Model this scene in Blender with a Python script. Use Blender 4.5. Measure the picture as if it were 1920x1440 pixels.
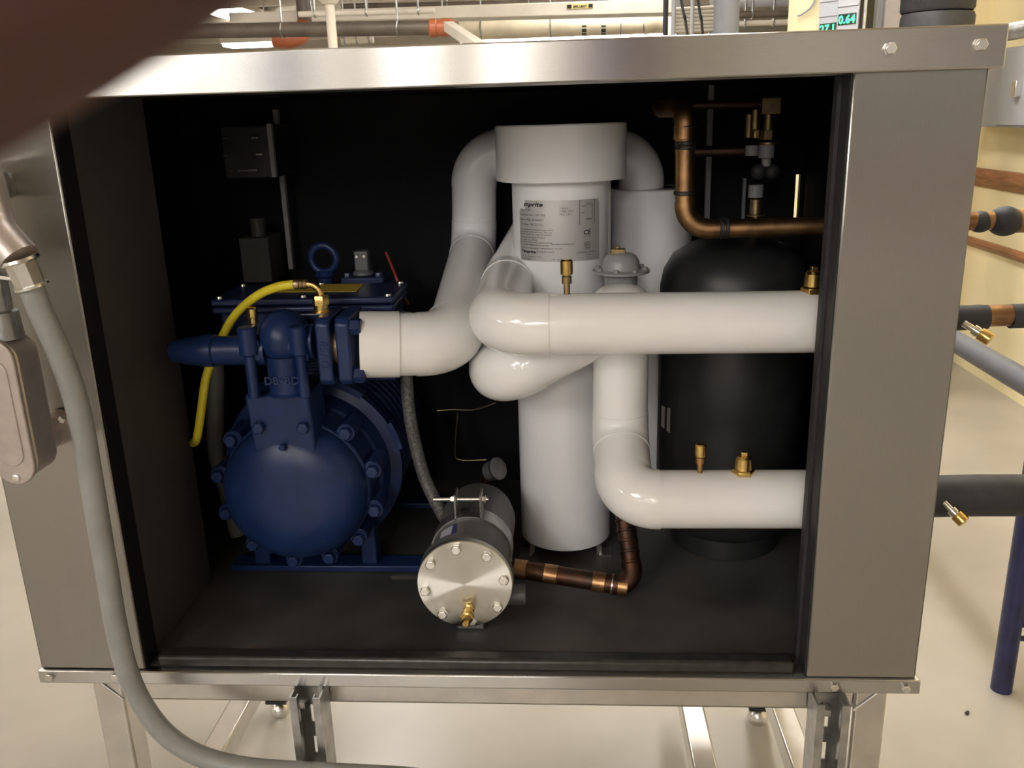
import bpy, bmesh, math, random
from math import sin, cos, pi, sqrt, radians
from mathutils import Vector as V, Matrix
random.seed(7)
for o in list(bpy.data.objects): bpy.data.objects.remove(o, do_unlink=True)
SC = bpy.context.scene; COL = SC.collection

# ------------------------------------------------------------------ camera
CAM = V((0.71714, -0.98057, 0.69150)); YAW, PITCH, ROLL, F = -0.06997, -0.29467, -0.03066, 1650.0
cf = V((sin(YAW)*cos(PITCH), cos(YAW)*cos(PITCH), sin(PITCH)))
_r0 = V((cos(YAW), -sin(YAW), 0)); _u0 = _r0.cross(cf)
cr = _r0*cos(ROLL) + _u0*sin(ROLL); cu = -_r0*sin(ROLL) + _u0*cos(ROLL)
cd = bpy.data.cameras.new('camera'); cam = bpy.data.objects.new('camera', cd); COL.objects.link(cam)
cam.matrix_world = Matrix(((cr.x, cu.x, -cf.x, CAM.x), (cr.y, cu.y, -cf.y, CAM.y), (cr.z, cu.z, -cf.z, CAM.z), (0, 0, 0, 1)))
cd.sensor_width = 36; cd.lens = 36*F/1920; cd.clip_start = 0.004; cd.clip_end = 80
cd.dof.use_dof = True; cd.dof.focus_distance = 1.18; cd.dof.aperture_fstop = 25.0
SC.camera = cam
# ------------------------------------------------------------------ world, exposure
w = bpy.data.worlds.new('world'); SC.world = w; w.use_nodes = True
w.node_tree.nodes['Background'].inputs[0].default_value = (1.0, 0.93, 0.82, 1); w.node_tree.nodes['Background'].inputs[1].default_value = 0.02
vs = SC.view_settings; vs.view_transform = 'Standard'; vs.look = 'None'; vs.gamma = 1; vs.use_curve_mapping = False
vs.exposure = 0.70
LAMP = 21.0          # emission strength of the fluorescent fixtures
ZF = -0.54          # room floor;  z = 0 is the cabinet's own deck, y = 0 its front

def P(px, py, Y):   # photo pixel at depth Y -> point in the room
    d = cf + cr*((px-960)/F) + cu*((720-py)/F); return CAM + d*((Y-CAM.y)/d.y)
def PX(px, py, X):
    d = cf + cr*((px-960)/F) + cu*((720-py)/F); return CAM + d*((X-CAM.x)/d.x)
def PZ(px, py, Z):
    d = cf + cr*((px-960)/F) + cu*((720-py)/F); return CAM + d*((Z-CAM.z)/d.z)

# ------------------------------------------------------------------ materials
MATS = {}
def mat(name, col, rough=0.5, metal=0.0, var=0.06, scale=20.0, bump=0.0, aniso=None, coat=0.0, emit=None, estr=0, col2=None, stretch=None, spec=0.5):
    if name in MATS: return MATS[name]
    m = bpy.data.materials.new(name); m.use_nodes = True; nt = m.node_tree; b = nt.nodes['Principled BSDF']
    b.inputs['Roughness'].default_value = rough; b.inputs['Metallic'].default_value = metal
    b.inputs['Coat Weight'].default_value = coat; b.inputs['Coat Roughness'].default_value = 0.15
    b.inputs['Specular IOR Level'].default_value = spec
    tc = nt.nodes.new('ShaderNodeTexCoord'); mp = nt.nodes.new('ShaderNodeMapping'); nt.links.new(tc.outputs['Object'], mp.inputs[0])
    if stretch: mp.inputs['Scale'].default_value = stretch
    n = nt.nodes.new('ShaderNodeTexNoise'); n.inputs['Scale'].default_value = scale; n.inputs['Detail'].default_value = 5
    nt.links.new(mp.outputs[0], n.inputs['Vector'])
    r = nt.nodes.new('ShaderNodeValToRGB'); nt.links.new(n.outputs['Fac'], r.inputs[0])
    c1 = [max(0, c*(1-var)) for c in col]; c2 = [min(1, c*(1+var)) for c in col] if col2 is None else col2
    r.color_ramp.elements[0].position = 0.35; r.color_ramp.elements[1].position = 0.65
    r.color_ramp.elements[0].color = (*c1, 1); r.color_ramp.elements[1].color = (*c2, 1)
    nt.links.new(r.outputs[0], b.inputs['Base Color'])
    if bump:
        bp = nt.nodes.new('ShaderNodeBump'); bp.inputs['Strength'].default_value = bump; bp.inputs['Distance'].default_value = 0.002
        nt.links.new(n.outputs['Fac'], bp.inputs['Height']); nt.links.new(bp.outputs[0], b.inputs['Normal'])
    if aniso is not None:
        b.inputs['Anisotropic'].default_value = 1.0
        if aniso == 'radial_y':
            t = nt.nodes.new('ShaderNodeTangent'); t.direction_type = 'RADIAL'; t.axis = 'Y'
        else:                                            # brushing direction of the sheet
            t = nt.nodes.new('ShaderNodeCombineXYZ')
            for i_ in range(3): t.inputs[i_].default_value = aniso[i_]
        nt.links.new(t.outputs[0], b.inputs['Tangent'])
    if emit:
        b.inputs['Emission Color'].default_value = (*emit, 1); b.inputs['Emission Strength'].default_value = estr
    MATS[name] = m; return m
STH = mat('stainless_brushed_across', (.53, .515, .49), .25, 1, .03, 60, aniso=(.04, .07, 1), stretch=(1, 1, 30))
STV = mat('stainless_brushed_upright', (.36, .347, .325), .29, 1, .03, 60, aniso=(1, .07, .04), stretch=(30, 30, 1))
STT = mat('stainless_tube', (.66, .63, .59), .30, 1, .06, 25)
PLATE = mat('machined_steel', (.70, .68, .62), .36, 1, .02, 40, aniso='radial_y')
ZINC = mat('galvanized_steel', (.42, .42, .41), .38, 1, .18, 45)
DGREY = mat('grey_painted_shell', (.11, .115, .115), .45, .2, .12, 30)
CHROME = mat('zinc_bolt', (.75, .73, .69), .25, 1, .05, 60)
BLACK = mat('black_insulation_sheet', (.006, .006, .007), .70, 0, .2, 18, bump=.03, spec=.2)
DECK = mat('black_deck_coating', (.062, .060, .057), .5, 0, .3, 9, bump=.05, spec=.4)
FOAM = mat('black_foam_rubber', (.022, .022, .024), .62, 0, .2, 60, bump=.08)
TANK = mat('black_tank_paint', (.018, .019, .020), .42, 0, .15, 30)
PVC = mat('white_pvc_jacket', (.86, .85, .83), .13, 0, .02, 5)
PVCG = mat('white_insulation_satin', (.88, .88, .89), .20, 0, .02, 5)
BLUE = mat('blue_enamel', (.009, .023, .088), .36, 0, .12, 35, bump=.04, spec=.35)
BLUED = mat('blue_enamel_box', (.013, .023, .075), .36, 0, .1, 35)
BRASS = mat('brass', (.68, .47, .16), .26, 1, .14, 70)
OLDB = mat('tarnished_brass', (.34, .25, .13), .42, 1, .25, 70)
COPPER = mat('heat_stained_copper', (.60, .35, .16), .38, 1, .1, 34, col2=(.27, .15, .08))
COPD = mat('dark_oxidised_copper', (.20, .09, .05), .48, 1, .3, 40, col2=(.09, .06, .05))
BRAZE = mat('braze_ring', (.05, .045, .04), .5, .7, .3, 60)
YEL = mat('yellow_hose_rubber', (.72, .60, .03), .42, 0, .05, 40)
HOSE = mat('grey_braided_hose', (.10, .10, .095), .55, .2, .45, 260)
FLEX = mat('grey_liquidtight_conduit', (.27, .27, .26), .36, 0, .08, 30)
CAST = mat('cast_aluminium', (.52, .46, .43), .42, .75, .06, 60, bump=.04)
GREYP = mat('grey_plastic', (.25, .25, .26), .5, 0, .06, 20)
GREYV = mat('grey_painted_valve', (.30, .30, .30), .32, 0, .06, 30)
LABEL = mat('silver_foil_label', (.56, .55, .54), .40, .35, .04, 8)
INK = mat('black_ink', (.012, .012, .012), .6, 0, .05)
WHITE = mat('white_plastic', (.80, .79, .76), .5, 0, .03)
TAGY = mat('yellow_tag', (.52, .36, .04), .55, 0, .08)
WALLY = mat('yellow_wall_paint', (.95, .82, .50), .7, 0, .03, 3)
WALLW = mat('cream_wall_paint', (.72, .66, .54), .8, 0, .04, 3)
CEIL = mat('stained_ceiling', (.55, .46, .36), .85, 0, .25, 2.5)
FLOOR = mat('polished_concrete', (.38, .348, .292), .30, 0, .08, 3.2, bump=.01)
WOOD = mat('reddish_wood_rail', (.30, .12, .05), .4, 0, .3, 12, stretch=(8, 1, 8))
NAVY = mat('navy_steel', (.016, .018, .075), .4, 0, .35, 20)
BROWNP = mat('brown_steel_pipe', (.12, .095, .075), .5, .2, .2, 8)
RUST = mat('red_oxide_coupling', (.42, .12, .05), .45, 0, .12, 10)
CANVAS = mat('cream_canvas_wrap', (.72, .64, .48), .7, 0, .1, 6, bump=.3)
PAINTW = mat('white_painted_steel', (.72, .66, .56), .55, 0, .06, 6)
REDW = mat('red_wire_sleeve', (.35, .05, .04), .5)
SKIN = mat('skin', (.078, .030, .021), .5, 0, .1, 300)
NAIL = mat('nail', (.5, .28, .22), .35)
GREEN = mat('green_display', (.02, .5, .12), .4, emit=(.05, 1, .25), estr=2.5)
LCD = mat('dark_display_window', (.02, .03, .03), .25)
GLOW = mat('fluorescent_diffuser', (1, 1, 1), .5, emit=(1.0, .985, .955), estr=LAMP)
STEELC = mat('grey_enamel_cabinet', (.40, .40, .42), .45, 0, .03, 4)
BLUEDR = mat('slate_blue_streak', (.10, .12, .25), .5, 0, .05, 4)
STAIN = mat('dusty_stain', (.10, .09, .075), .8, 0, .3, 30)

# ------------------------------------------------------------------ mesh builder
def frame(n):
    n = n.normalized(); a = V((0, 0, 1)) if abs(n.z) < .9 else V((0, 1, 0))
    u = a.cross(n).normalized(); return u, n.cross(u)
class MB:
    def __init__(s): s.v = []; s.f = []
    def add(s, vs, fs):
        o = len(s.v); s.v += [V(v) for v in vs]; s.f += [[i+o for i in f] for f in fs]; return s
    def box(s, lo, hi, M=None):
        x0, y0, z0 = lo; x1, y1, z1 = hi
        vs = [V(c) for c in ((x0, y0, z0), (x1, y0, z0), (x1, y1, z0), (x0, y1, z0), (x0, y0, z1), (x1, y0, z1), (x1, y1, z1), (x0, y1, z1))]
        if M is not None: vs = [M @ v for v in vs]
        return s.add(vs, [(3, 2, 1, 0), (4, 5, 6, 7), (0, 1, 5, 4), (1, 2, 6, 5), (2, 3, 7, 6), (3, 0, 4, 7)])
    def lathe(s, o, axis, prof, n=32, cap=True):
        o = V(o); ax = V(axis).normalized(); u, w2 = frame(ax); vs = []; fs = []
        for t, r in prof:
            for k in range(n):
                a = 2*pi*k/n; vs.append(o + ax*t + (u*cos(a) + w2*sin(a))*r)
        for i in range(len(prof)-1):
            for k in range(n):
                k2 = (k+1) % n; fs.append((i*n+k, i*n+k2, (i+1)*n+k2, (i+1)*n+k))
        if cap:
            fs.append(tuple(reversed(range(n)))); fs.append(tuple(range((len(prof)-1)*n, len(prof)*n)))
        return s.add(vs, fs)
    def cyl(s, a, b, r, r2=None, n=24):
        a = V(a); b = V(b); L = (b-a).length; return s.lathe(a, b-a, [(0, r), (L, r if r2 is None else r2)], n)
    def tube(s, pts, r, n=16, cap=True, ell=None):
        pts = [V(p) for p in pts]; m = len(pts); vs = []; fs = []
        T = [(pts[min(i+1, m-1)]-pts[max(i-1, 0)]).normalized() for i in range(m)]
        u, w2 = frame(T[0])
        for i in range(m):
            if i:
                q = T[i-1].rotation_difference(T[i]); u = q @ u; w2 = q @ w2
            rr = r[i] if isinstance(r, (list, tuple)) else r
            for k in range(n):
                a = 2*pi*k/n; vs.append(pts[i] + (u*cos(a) + w2*sin(a))*rr)
        for i in range(m-1):
            for k in range(n):
                k2 = (k+1) % n; fs.append((i*n+k, i*n+k2, (i+1)*n+k2, (i+1)*n+k))
        if cap: fs.append(tuple(reversed(range(n)))); fs.append(tuple(range((m-1)*n, m*n)))
        return s.add(vs, fs)
    def prism(s, poly, d):
        n = len(poly); d = V(d); vs = [V(p) for p in poly] + [V(p)+d for p in poly]
        return s.add(vs, [tuple(reversed(range(n))), tuple(range(n, 2*n))] + [(i, (i+1) % n, n+(i+1) % n, n+i) for i in range(n)])
    def hexa(s, p, nrm, r, h): return s.lathe(p, nrm, [(0, r), (h*.82, r), (h, r*.86)], 6)
    def ball(s, c, r, n=24, m=14, sc=(1, 1, 1)):
        vs = []; fs = []; c = V(c)
        for i in range(m+1):
            th = pi*i/m
            for k in range(n):
                a = 2*pi*k/n; vs.append(c + V((r*sc[0]*sin(th)*cos(a), r*sc[1]*sin(th)*sin(a), r*sc[2]*cos(th))))
        for i in range(m):
            for k in range(n): k2 = (k+1) % n; fs.append((i*n+k, (i+1)*n+k, (i+1)*n+k2, i*n+k2))
        return s.add(vs, fs)
    def torus(s, c, axis, R, r, n=32, m=12, a0=0, a1=2*pi):
        u, w2 = frame(V(axis)); c = V(c); full = abs(a1-a0-2*pi) < 1e-6
        pts = [c + (u*cos(a0+(a1-a0)*k/n) + w2*sin(a0+(a1-a0)*k/n))*R for k in range(n+1)]
        return s.tube(pts, r, m)
    def build(s, name, m, parent=None, bevel=0, smooth=35, seg=2):
        off = V((0, 0, 0))
        if parent is not None:
            off = parent.get('_o') if False else ORG.get(parent.name, V((0, 0, 0)))
        me = bpy.data.meshes.new(name); me.from_pydata([v-off for v in s.v], [], s.f)
        bm = bmesh.new(); bm.from_mesh(me); bmesh.ops.recalc_face_normals(bm, faces=bm.faces); bm.to_mesh(me); bm.free()
        if smooth:
            me.shade_smooth(); me.set_sharp_from_angle(angle=radians(smooth))
        me.materials.append(m); ob = bpy.data.objects.new(name, me); COL.objects.link(ob)
        if parent is not None: ob.parent = parent; ORG[ob.name] = off.copy()
        if bevel:
            b = ob.modifiers.new('bevel', 'BEVEL'); b.width = bevel; b.segments = seg; b.limit_method = 'ANGLE'; b.angle_limit = radians(40)
        return ob
ORG = {}
def tag(o, label, cat=None, group=None, kind=None):
    if label: o['label'] = label
    if cat: o['category'] = cat
    if group: o['group'] = group
    if kind: o['kind'] = kind
    return o
def thing(name, loc, label, cat, group=None):
    o = bpy.data.objects.new(name, None); COL.objects.link(o); o.location = V(loc); o.empty_display_size = .02
    ORG[o.name] = V(loc); return tag(o, label, cat, group)
def struct(o): o['kind'] = 'structure'; return o
def smoothpath(pts, k=8):
    pts = [V(p) for p in pts]; out = []
    for i in range(len(pts)-1):
        p0 = pts[max(i-1, 0)]; p1 = pts[i]; p2 = pts[i+1]; p3 = pts[min(i+2, len(pts)-1)]
        for j in range(k):
            t = j/k; out.append(.5*((2*p1)+(p2-p0)*t+(2*p0-5*p1+4*p2-p3)*t*t+(3*p1-p0-3*p2+p3)*t**3))
    out.append(pts[-1]); return out
def split_run(pts, bend, ext=0.0, k=10):
    """polyline -> list of ('straight'|'elbow', points)"""
    pts = [V(p) for p in pts]; segs = []; prev = pts[0]
    for i in range(1, len(pts)-1):
        b = bend[i-1] if isinstance(bend, (list, tuple)) else bend
        d0 = (pts[i]-pts[i-1]).normalized(); d1 = (pts[i+1]-pts[i]).normalized(); th = d0.angle(d1); t = b*math.tan(th/2)
        a = pts[i]-d0*t; c = pts[i]+d1*t; ax = d0.cross(d1).normalized(); cen = a + ax.cross(d0)*b
        arc = [cen + Matrix.Rotation(th*j/k, 3, ax) @ (a-cen) for j in range(k+1)]
        if ext: arc = [a-d0*ext] + arc + [c+d1*ext]
        segs.append(('straight', [prev, arc[0]])); segs.append(('elbow', arc)); prev = arc[-1]
    segs.append(('straight', [prev, pts[-1]])); return segs
def text_mesh(s, size, shear=0, bold=0, align='LEFT', ext=0):
    cu_ = bpy.data.curves.new('t', 'FONT'); cu_.body = s; cu_.size = size; cu_.shear = shear; cu_.offset = bold; cu_.align_x = align
    cu_.resolution_u = 2; cu_.extrude = ext
    o = bpy.data.objects.new('t', cu_); COL.objects.link(o)
    me = bpy.data.meshes.new_from_object(o.evaluated_get(bpy.context.evaluated_depsgraph_get()))
    vs = [v.co.copy() for v in me.vertices]; fs = [tuple(p.vertices) for p in me.polygons]
    bpy.data.objects.remove(o); bpy.data.curves.remove(cu_); bpy.data.meshes.remove(me)
    return vs, fs
def flat_text(mb, s, size, org, ux, uy, **k):
    vs, fs = text_mesh(s, size, **k); org = V(org); ux = V(ux); uy = V(uy); nn = ux.cross(uy)
    return mb.add([org + ux*v.x + uy*v.y + nn*v.z for v in vs], fs)

# ================================================================== the room
XR = 2.62; YB = 3.42; XL = -9.0; YN = -13.0; YFAR = 17.5; ZC = 2.30
struct(MB().box((XL, YN, ZF-.1), (9.0, YFAR, ZF)).build('floor', FLOOR))
struct(MB().box((XL, YN, ZC), (9.0, YFAR, ZC+.1)).build('ceiling', CEIL))
struct(MB().box((XR, -.9, ZF), (XR+.12, YB, ZC)).build('wall_right', WALLY))
struct(MB().box((XR, YN, ZF), (XR+.12, -.901, ZC)).build('wall_right_rear', mat('greyed_reflection_wall', (.34, .33, .31), .8, 0, .04, 3)))  # unseen section, greyed to keep yellow out of the steel's reflections
struct(MB().box((1.758, YB, ZF), (XR+.12, YB+.15, ZC)).build('wall_back', WALLY))
struct(MB().box((XL, YFAR, ZF), (9.0, YFAR+.12, ZC)).build('wall_far', WALLW))
struct(MB().box((XL-.12, YN, ZF), (XL, YFAR, ZC)).build('wall_left', WALLW))
struct(MB().box((9.0, YB, ZF), (9.12, YFAR, ZC)).build('wall_side', WALLW))
struct(MB().box((XL, YN-.12, ZF), (XR+.12, YN, ZC)).build('wall_front', mat('tan_wall_paint', (.38, .36, .33), .8, 0, .04, 3)))
struct(MB().box((1.758, YB-.012, ZF), (XR, YB, ZF+.10)).build('baseboard_back', FOAM))
d1 = struct(MB().box((-2.25, YN+.001, ZF), (-1.45, YN+.05, ZF+2.1)).build('reflection_door_1', BLUEDR, bevel=.004))  # both doors are unseen, added to give the steel blue reflections
MB().cyl((-1.53, YN+.05, ZF+1.0), (-1.53, YN+.11, ZF+1.0), .012).cyl((-1.53, YN+.10, ZF+1.0), (-1.64, YN+.10, ZF+1.0), .01).build('door_handle', CHROME, d1)
d2 = struct(MB().box((.85, YN+.001, ZF), (1.65, YN+.05, ZF+2.1)).build('reflection_door_2', BLUEDR, bevel=.004))
MB().cyl((.93, YN+.05, ZF+1.0), (.93, YN+.11, ZF+1.0), .012).cyl((.93, YN+.10, ZF+1.0), (1.04, YN+.10, ZF+1.0), .01).build('door_handle', CHROME, d2)

# unseen round columns added behind the photographer to put streaks in the brushed steel
for x, y, r, m, lbl in ((-1.05, -4.6, .17, BLUEDR, 'slate blue round column added for reflected streaks, left behind the photographer'), (1.02, -4.4, .24, mat('lilac_streak_column', (.26, .24, .36), .5), 'lilac grey round column added for reflected streaks, right behind the photographer'), (-2.9, -5.6, .2, WALLW, 'cream round column added for reflected streaks, far left behind the photographer')):
    t = thing('column', (x, y, ZF), lbl, 'column')
    MB().cyl((x, y, ZF), (x, y, ZC-.12), r, n=40).build('shaft', m, t); MB().lathe((x, y, ZC-.12), (0, 0, 1), [(0, r), (.03, r*1.25), (.119, r*1.35)], 40).build('capital', m, t); MB().lathe((x, y, ZF), (0, 0, 1), [(0, r*1.1), (.1, r*1.1), (.11, r)], 40, cap=False).build('base_ring', FOAM, t)
# ------------------------------------------------------------------ fluorescent fixtures (the room's light, with unseen ones added as fill)
def fixture(c, along, L, W, label, dt=.03):
    c = V(c); t = thing('ceiling_light', c, label, 'light', 'fluorescent ceiling lights')
    hx, hy = (L/2, W/2) if along == 'x' else (W/2, L/2)
    MB().box((c.x-hx-.02, c.y-hy-.02, c.z), (c.x+hx+.02, c.y+hy+.02, c.z+.07)).build('housing', PAINTW, t, .006)
    MB().box((c.x-hx, c.y-hy, c.z-dt), (c.x+hx, c.y+hy, c.z-.001)).build('diffuser', GLOW, t, .01)
    if c.z+.07 < ZC-.01:
        for q in (-.35, .35):
            px, py = (c.x+q*L, c.y) if along == 'x' else (c.x, c.y+q*L)
            MB().cyl((px, py, c.z+.07), (px, py, ZC), .006, n=8).build('hanger_rod', ZINC, t)
    return t
near = [(-1.80, -3.8, 'y', 'left of the pair just behind the photographer'), (-.98, -3.3, 'y', 'right of the pair just behind the photographer'), (-.35, -5.5, 'y', 'added as fill left of the middle row behind the photographer'),  # middle-row fixture is unseen, added as extra front light
        (.35, -4.9, 'y', 'straight behind the photographer as added fill'), (.2, -7.6, 'y', 'added second straight behind the photographer'), (1.5, -8.4, 'y', 'added as fill by the grey wall well behind the photographer'), (-1.6, -8.0, 'y', 'added as fill left of centre well behind the photographer'), (.5, -10.4, 'y', 'added as fill near the rear wall right of centre'), (-1.2, -11.0, 'y', 'added as fill near the rear wall left of centre'), (-3.8, -8.6, 'y', 'added as fill far left well behind the photographer'), (1.0, -6.0, 'y', 'in front of the right blue door'), (-.5, -6.2, 'y', 'near the blue doors behind the photographer'), (-4.6, -3.0, 'y', 'at the far left behind the photographer'), (1.35, 2.3, 'y', 'added as fill over the floor right of the cabinet'), (1.25, .9, 'y', 'added as fill beside the yellow wall near the cabinet'),  # most are unseen, added to brighten pipes, separator cap and yellow wall
        (-2.6, 1.6, 'y', 'over the floor left of the cabinet'), (-.4, 3.4, 'y', 'behind the cabinet as added fill'), (-5.6, .6, 'y', 'at the far left beside the cabinet'), (1.2, 6.0, 'y', 'far behind the cabinet beyond the risers, added')]  # the two behind the cabinet are added to brighten the floor
for i, (x, y, a, wh) in enumerate(near):
    fixture((x, y, 2.12), a, 1.25, .22, 'hanging fluorescent fixture ' + wh, .10)

# ================================================================== stainless cabinet
W, H = 1.15, .766; D = .65; XLo, XRo = .146, 1.011
cab = thing('equipment_cabinet', (W/2, D/2, -.02), 'brushed stainless steel cabinet with open front and black lined interior', 'cabinet')
t_ = .003
# left and right front columns (sheet with returned edges)
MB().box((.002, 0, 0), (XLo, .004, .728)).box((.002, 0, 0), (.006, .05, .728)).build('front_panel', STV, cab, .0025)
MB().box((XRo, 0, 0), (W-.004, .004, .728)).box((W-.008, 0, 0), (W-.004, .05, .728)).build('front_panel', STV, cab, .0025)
# black returns of the opening
MB().box((XLo-.010, .004, 0), (XLo+.001, .036, .73)).box((XLo-.03, .036, 0), (XLo-.004, .040, .73)).build('opening_return', BLACK, cab)
MB().box((XLo-.012, .040, 0), (XLo-.005, .24, .735)).build('inner_partition', mat('charcoal_liner', (.052, .050, .047), .55, 0, .1, 14), cab)
MB().box((XRo-.001, .004, 0), (XRo+.010, .034, .73)).box((XRo-.005, .034, 0), (XRo+.010, .050, .73)).build('opening_return', FOAM, cab)
# side, back, top skins
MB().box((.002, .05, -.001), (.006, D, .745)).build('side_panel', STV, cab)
MB().box((.0065, .05, 0), (.018, D-.016, .745)).build('side_lining', BLACK, cab)
holes = [(.118, .434, .040), (.118, .193, .044), (.255, .532, .022)]
def plate_with_holes(x0, x1, y0, y1, z0, z1, hs):
    mb = MB(); zs = [z0]
    for (hy, hz, hr) in sorted(hs, key=lambda h: h[1]): zs += [hz-hr, hz+hr]
    zs.append(z1); hs = sorted(hs, key=lambda h: h[1])
    for i in range(0, len(zs)-1):
        if i % 2 == 0: mb.box((x0, y0, zs[i]), (x1, y1, zs[i+1]))
        else:
            hy, hz, hr = hs[i//2]; mb.box((x0, y0, zs[i]), (x1, hy-hr, zs[i+1])); mb.box((x0, hy+hr, zs[i]), (x1, y1, zs[i+1]))
    return mb
plate_with_holes(W-.008, W-.004, .05, D, -.001, .745, holes).build('side_panel', STV, cab)
plate_with_holes(W-.020, W-.0085, .05, D-.016, 0, .745, holes).build('side_lining', BLACK, cab)
sl = P(1493, 372, D-.01); sx, sz = sl.x, sl.z
mb = MB(); y0, y1 = D-.015, D-.002
mb.box((.006, y0, 0), (sx-.004, y1, .745)).box((sx+.004, y0, 0), (W-.008, y1, .745)).box((sx-.004, y0, 0), (sx+.004, y1, sz-.042)).box((sx-.004, y0, sz+.042), (sx+.004, y1, .745))
mb.build('back_panel', BLACK, cab)
MB().box((.006, .02, .733), (W-.008, D-.016, .745)).build('roof_lining', BLACK, cab)
# top cover: front band with folded top and returned lower lip
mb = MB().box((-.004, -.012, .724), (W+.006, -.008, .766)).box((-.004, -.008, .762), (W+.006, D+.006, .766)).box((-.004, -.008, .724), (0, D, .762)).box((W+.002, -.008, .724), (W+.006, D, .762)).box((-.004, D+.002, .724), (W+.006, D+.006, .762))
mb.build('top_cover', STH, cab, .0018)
MB().box((XLo, -.008, .7245), (XRo, .075, .7275)).build('top_lip', STH, cab, .001)
# deck with rolled front edge
MB().box((XLo-.004, .012, -.018), (XRo+.004, .06, -.001)).build('deck_edge', DECK, cab)
MB().box((.006, .03, -.018), (W-.008, D-.002, 0)).build('deck', DECK, cab)
MB().box((XLo+.014, .006, -.002), (XRo-.012, .030, .016)).build('deck_lip', mat('worn_black_edge', (.05, .048, .045), .33, .5, .2, 60), cab, .005)
# bottom band
MB().box((-.002, -.004, -.0205), (W+.002, .010, -.0008)).box((-.002, .010, -.0205), (.004, D, -.001)).box((W-.002, .010, -.0205), (W+.002, D, -.001)).build('bottom_band', STH, cab, .0018)
for px, py in ((1668, 92), (1838, 84)):
    c = P(px, py, -.012); MB().hexa(c, (0, -1, 0), .0065, .006).build('bolt', CHROME, cab, .0005)
c = P(330, 150, -.012); MB().hexa((.03, -.012, .745), (0, -1, 0), .0065, .006).build('bolt', CHROME, cab, .0005)
MB().hexa((.12, -.012, .742), (0, -1, 0), .0065, .006).build('bolt', CHROME, cab, .0005)
for px, py in ((95, 1267), (218, 1267), (1563, 1286), (1697, 1289)):
    c = P(px, py, -.004); MB().hexa((c.x, -.004, c.z), (0, -1, 0), .0058, .006).build('bolt', CHROME, cab, .0005)
# scuffs on the deck and a stray ring mark
for (px, py, a, b) in ((757, 1083, .022, .009), (470, 1218, .02, .012)):
    q = PZ(px, py, .0004); MB().add([q+V((a*cos(k*pi/6)*(1+.3*sin(3.1*k)), b*sin(k*pi/6)*(1+.3*cos(2.3*k)), 0)) for k in range(12)], [tuple(range(12))]).build('deck_scuff', STAIN, cab)

# ================================================================== stand
st = thing('cabinet_stand', (W/2, D/2, ZF), 'welded stainless tube stand under the cabinet with mitred legs and levelling feet', 'stand')
zT, zB, s = -.0215, -.062, .042
LX = (.056, 1.080); LYf, LYr = .018, .592
def leg(x, y, front):
    zb = ZF+.045
    MB().box((x, y, zb), (x+s, y+s, zT if not front else zT)).build('leg', STT, st, .004)
    f = MB().cyl((x+s/2, y+s/2, ZF+.030), (x+s/2, y+s/2, zb), .008, n=12).lathe((x+s/2, y+s/2, ZF), (0, 0, 1), [(0, .019), (.010, .021), (.022, .018), (.030, .009)], 24).build('levelling_foot', CHROME, st)
    MB().box((x-.001, y-.001, zb-.006), (x+s+.001, y+s+.001, zb+.001)).build('end_cap', FOAM, f)
for x in LX:
    leg(x, LYf, True); leg(x, LYr, False)
for y, nm in ((LYf, 'cross_rail'), (LYr, 'cross_rail')):
    MB().box((LX[0]+s+.001, y, zB), (LX[1]-.001, y+s, zT)).build(nm, STT, st, .004)
for x in LX:
    MB().box((x, LYf+s+.001, zB), (x+s, LYr-.001, zT)).build('side_rail', STT, st, .004)
    MB().box((x, LYf+s+.001, -.405), (x+s, LYr-.001, -.405+s)).build('stretcher', STT, st, .004)
MB().box((.915, LYf+.02, -.405), (.915+s, LYr+s, -.405+s)).build('stretcher', STT, st, .004)
# gusset weld seams at the front right leg
for x, sgn in ((LX[0]+s, -1), (LX[1], 1)):
    MB().tube([(x, LYf-.0005, zB+.001), (x+sgn*s*.95, LYf-.0005, zT-.001)], .0022, 8).build('weld_seam', STT, st)

def strut(x, label, sh):
    t = thing('strut_channel', (x, .01, ZF), label, 'strut channel')
    w, d, th = .041, .041, .0025; z0, z1 = ZF, -.0225; y = -.026; mb = MB()
    mb.box((x, y, z0), (x+th, y+d, z1)).box((x+w-th, y, z0), (x+w, y+d, z1))
    mb.box((x+th, y, z0), (x+.010, y+th, z1)).box((x+w-.010, y, z0), (x+w-th, y+th, z1))
    mb.box((x+.008, y+th, z0), (x+.010, y+.009, z1)).box((x+w-.010, y+th, z0), (x+w-.008, y+.009, z1))
    hw = .007; xc = x+w/2                                # slotted web
    mb.box((x+th, y+d-th, z0), (xc-hw, y+d, z1)).box((xc+hw, y+d-th, z0), (x+w-th, y+d, z1))
    zt = z1; k = 0; zz = z1-.038+sh
    while zz-.028 > z0+.01:
        mb.box((xc-hw, y+d-th, zz), (xc+hw, y+d, zt)); zt = zz-.028; zz -= .051
    mb.box((xc-hw, y+d-th, z0), (xc+hw, y+d, zt))
    mb.build('channel', ZINC, t)
    MB().hexa((x+.014, y+.012, z1-.010), (0, 0, -1), .009, .010).build('bolt', ZINC, t)
    return t
strut(.347, 'galvanized slotted strut channel below the compressor', 0)
strut(1.020, 'galvanized slotted strut channel beside the right front leg', .004)

# ================================================================== compressor
cx, cz = .310, .173
cmp_ = thing('compressor', (cx, .34, 0), 'blue semi-hermetic refrigeration compressor with bolted round end cover', 'compressor')
def ring(y, r, prof, **k): return MB().lathe((cx, y, cz), (0, 1, 0), prof, **k)
MB().lathe((cx, .150, cz), (0, 1, 0), [(0, .02), (.002, .052), (.009, .080), (.020, .097), (.036, .105), (.052, .107)], 56).build('end_cover', BLUE, cmp_)
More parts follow.
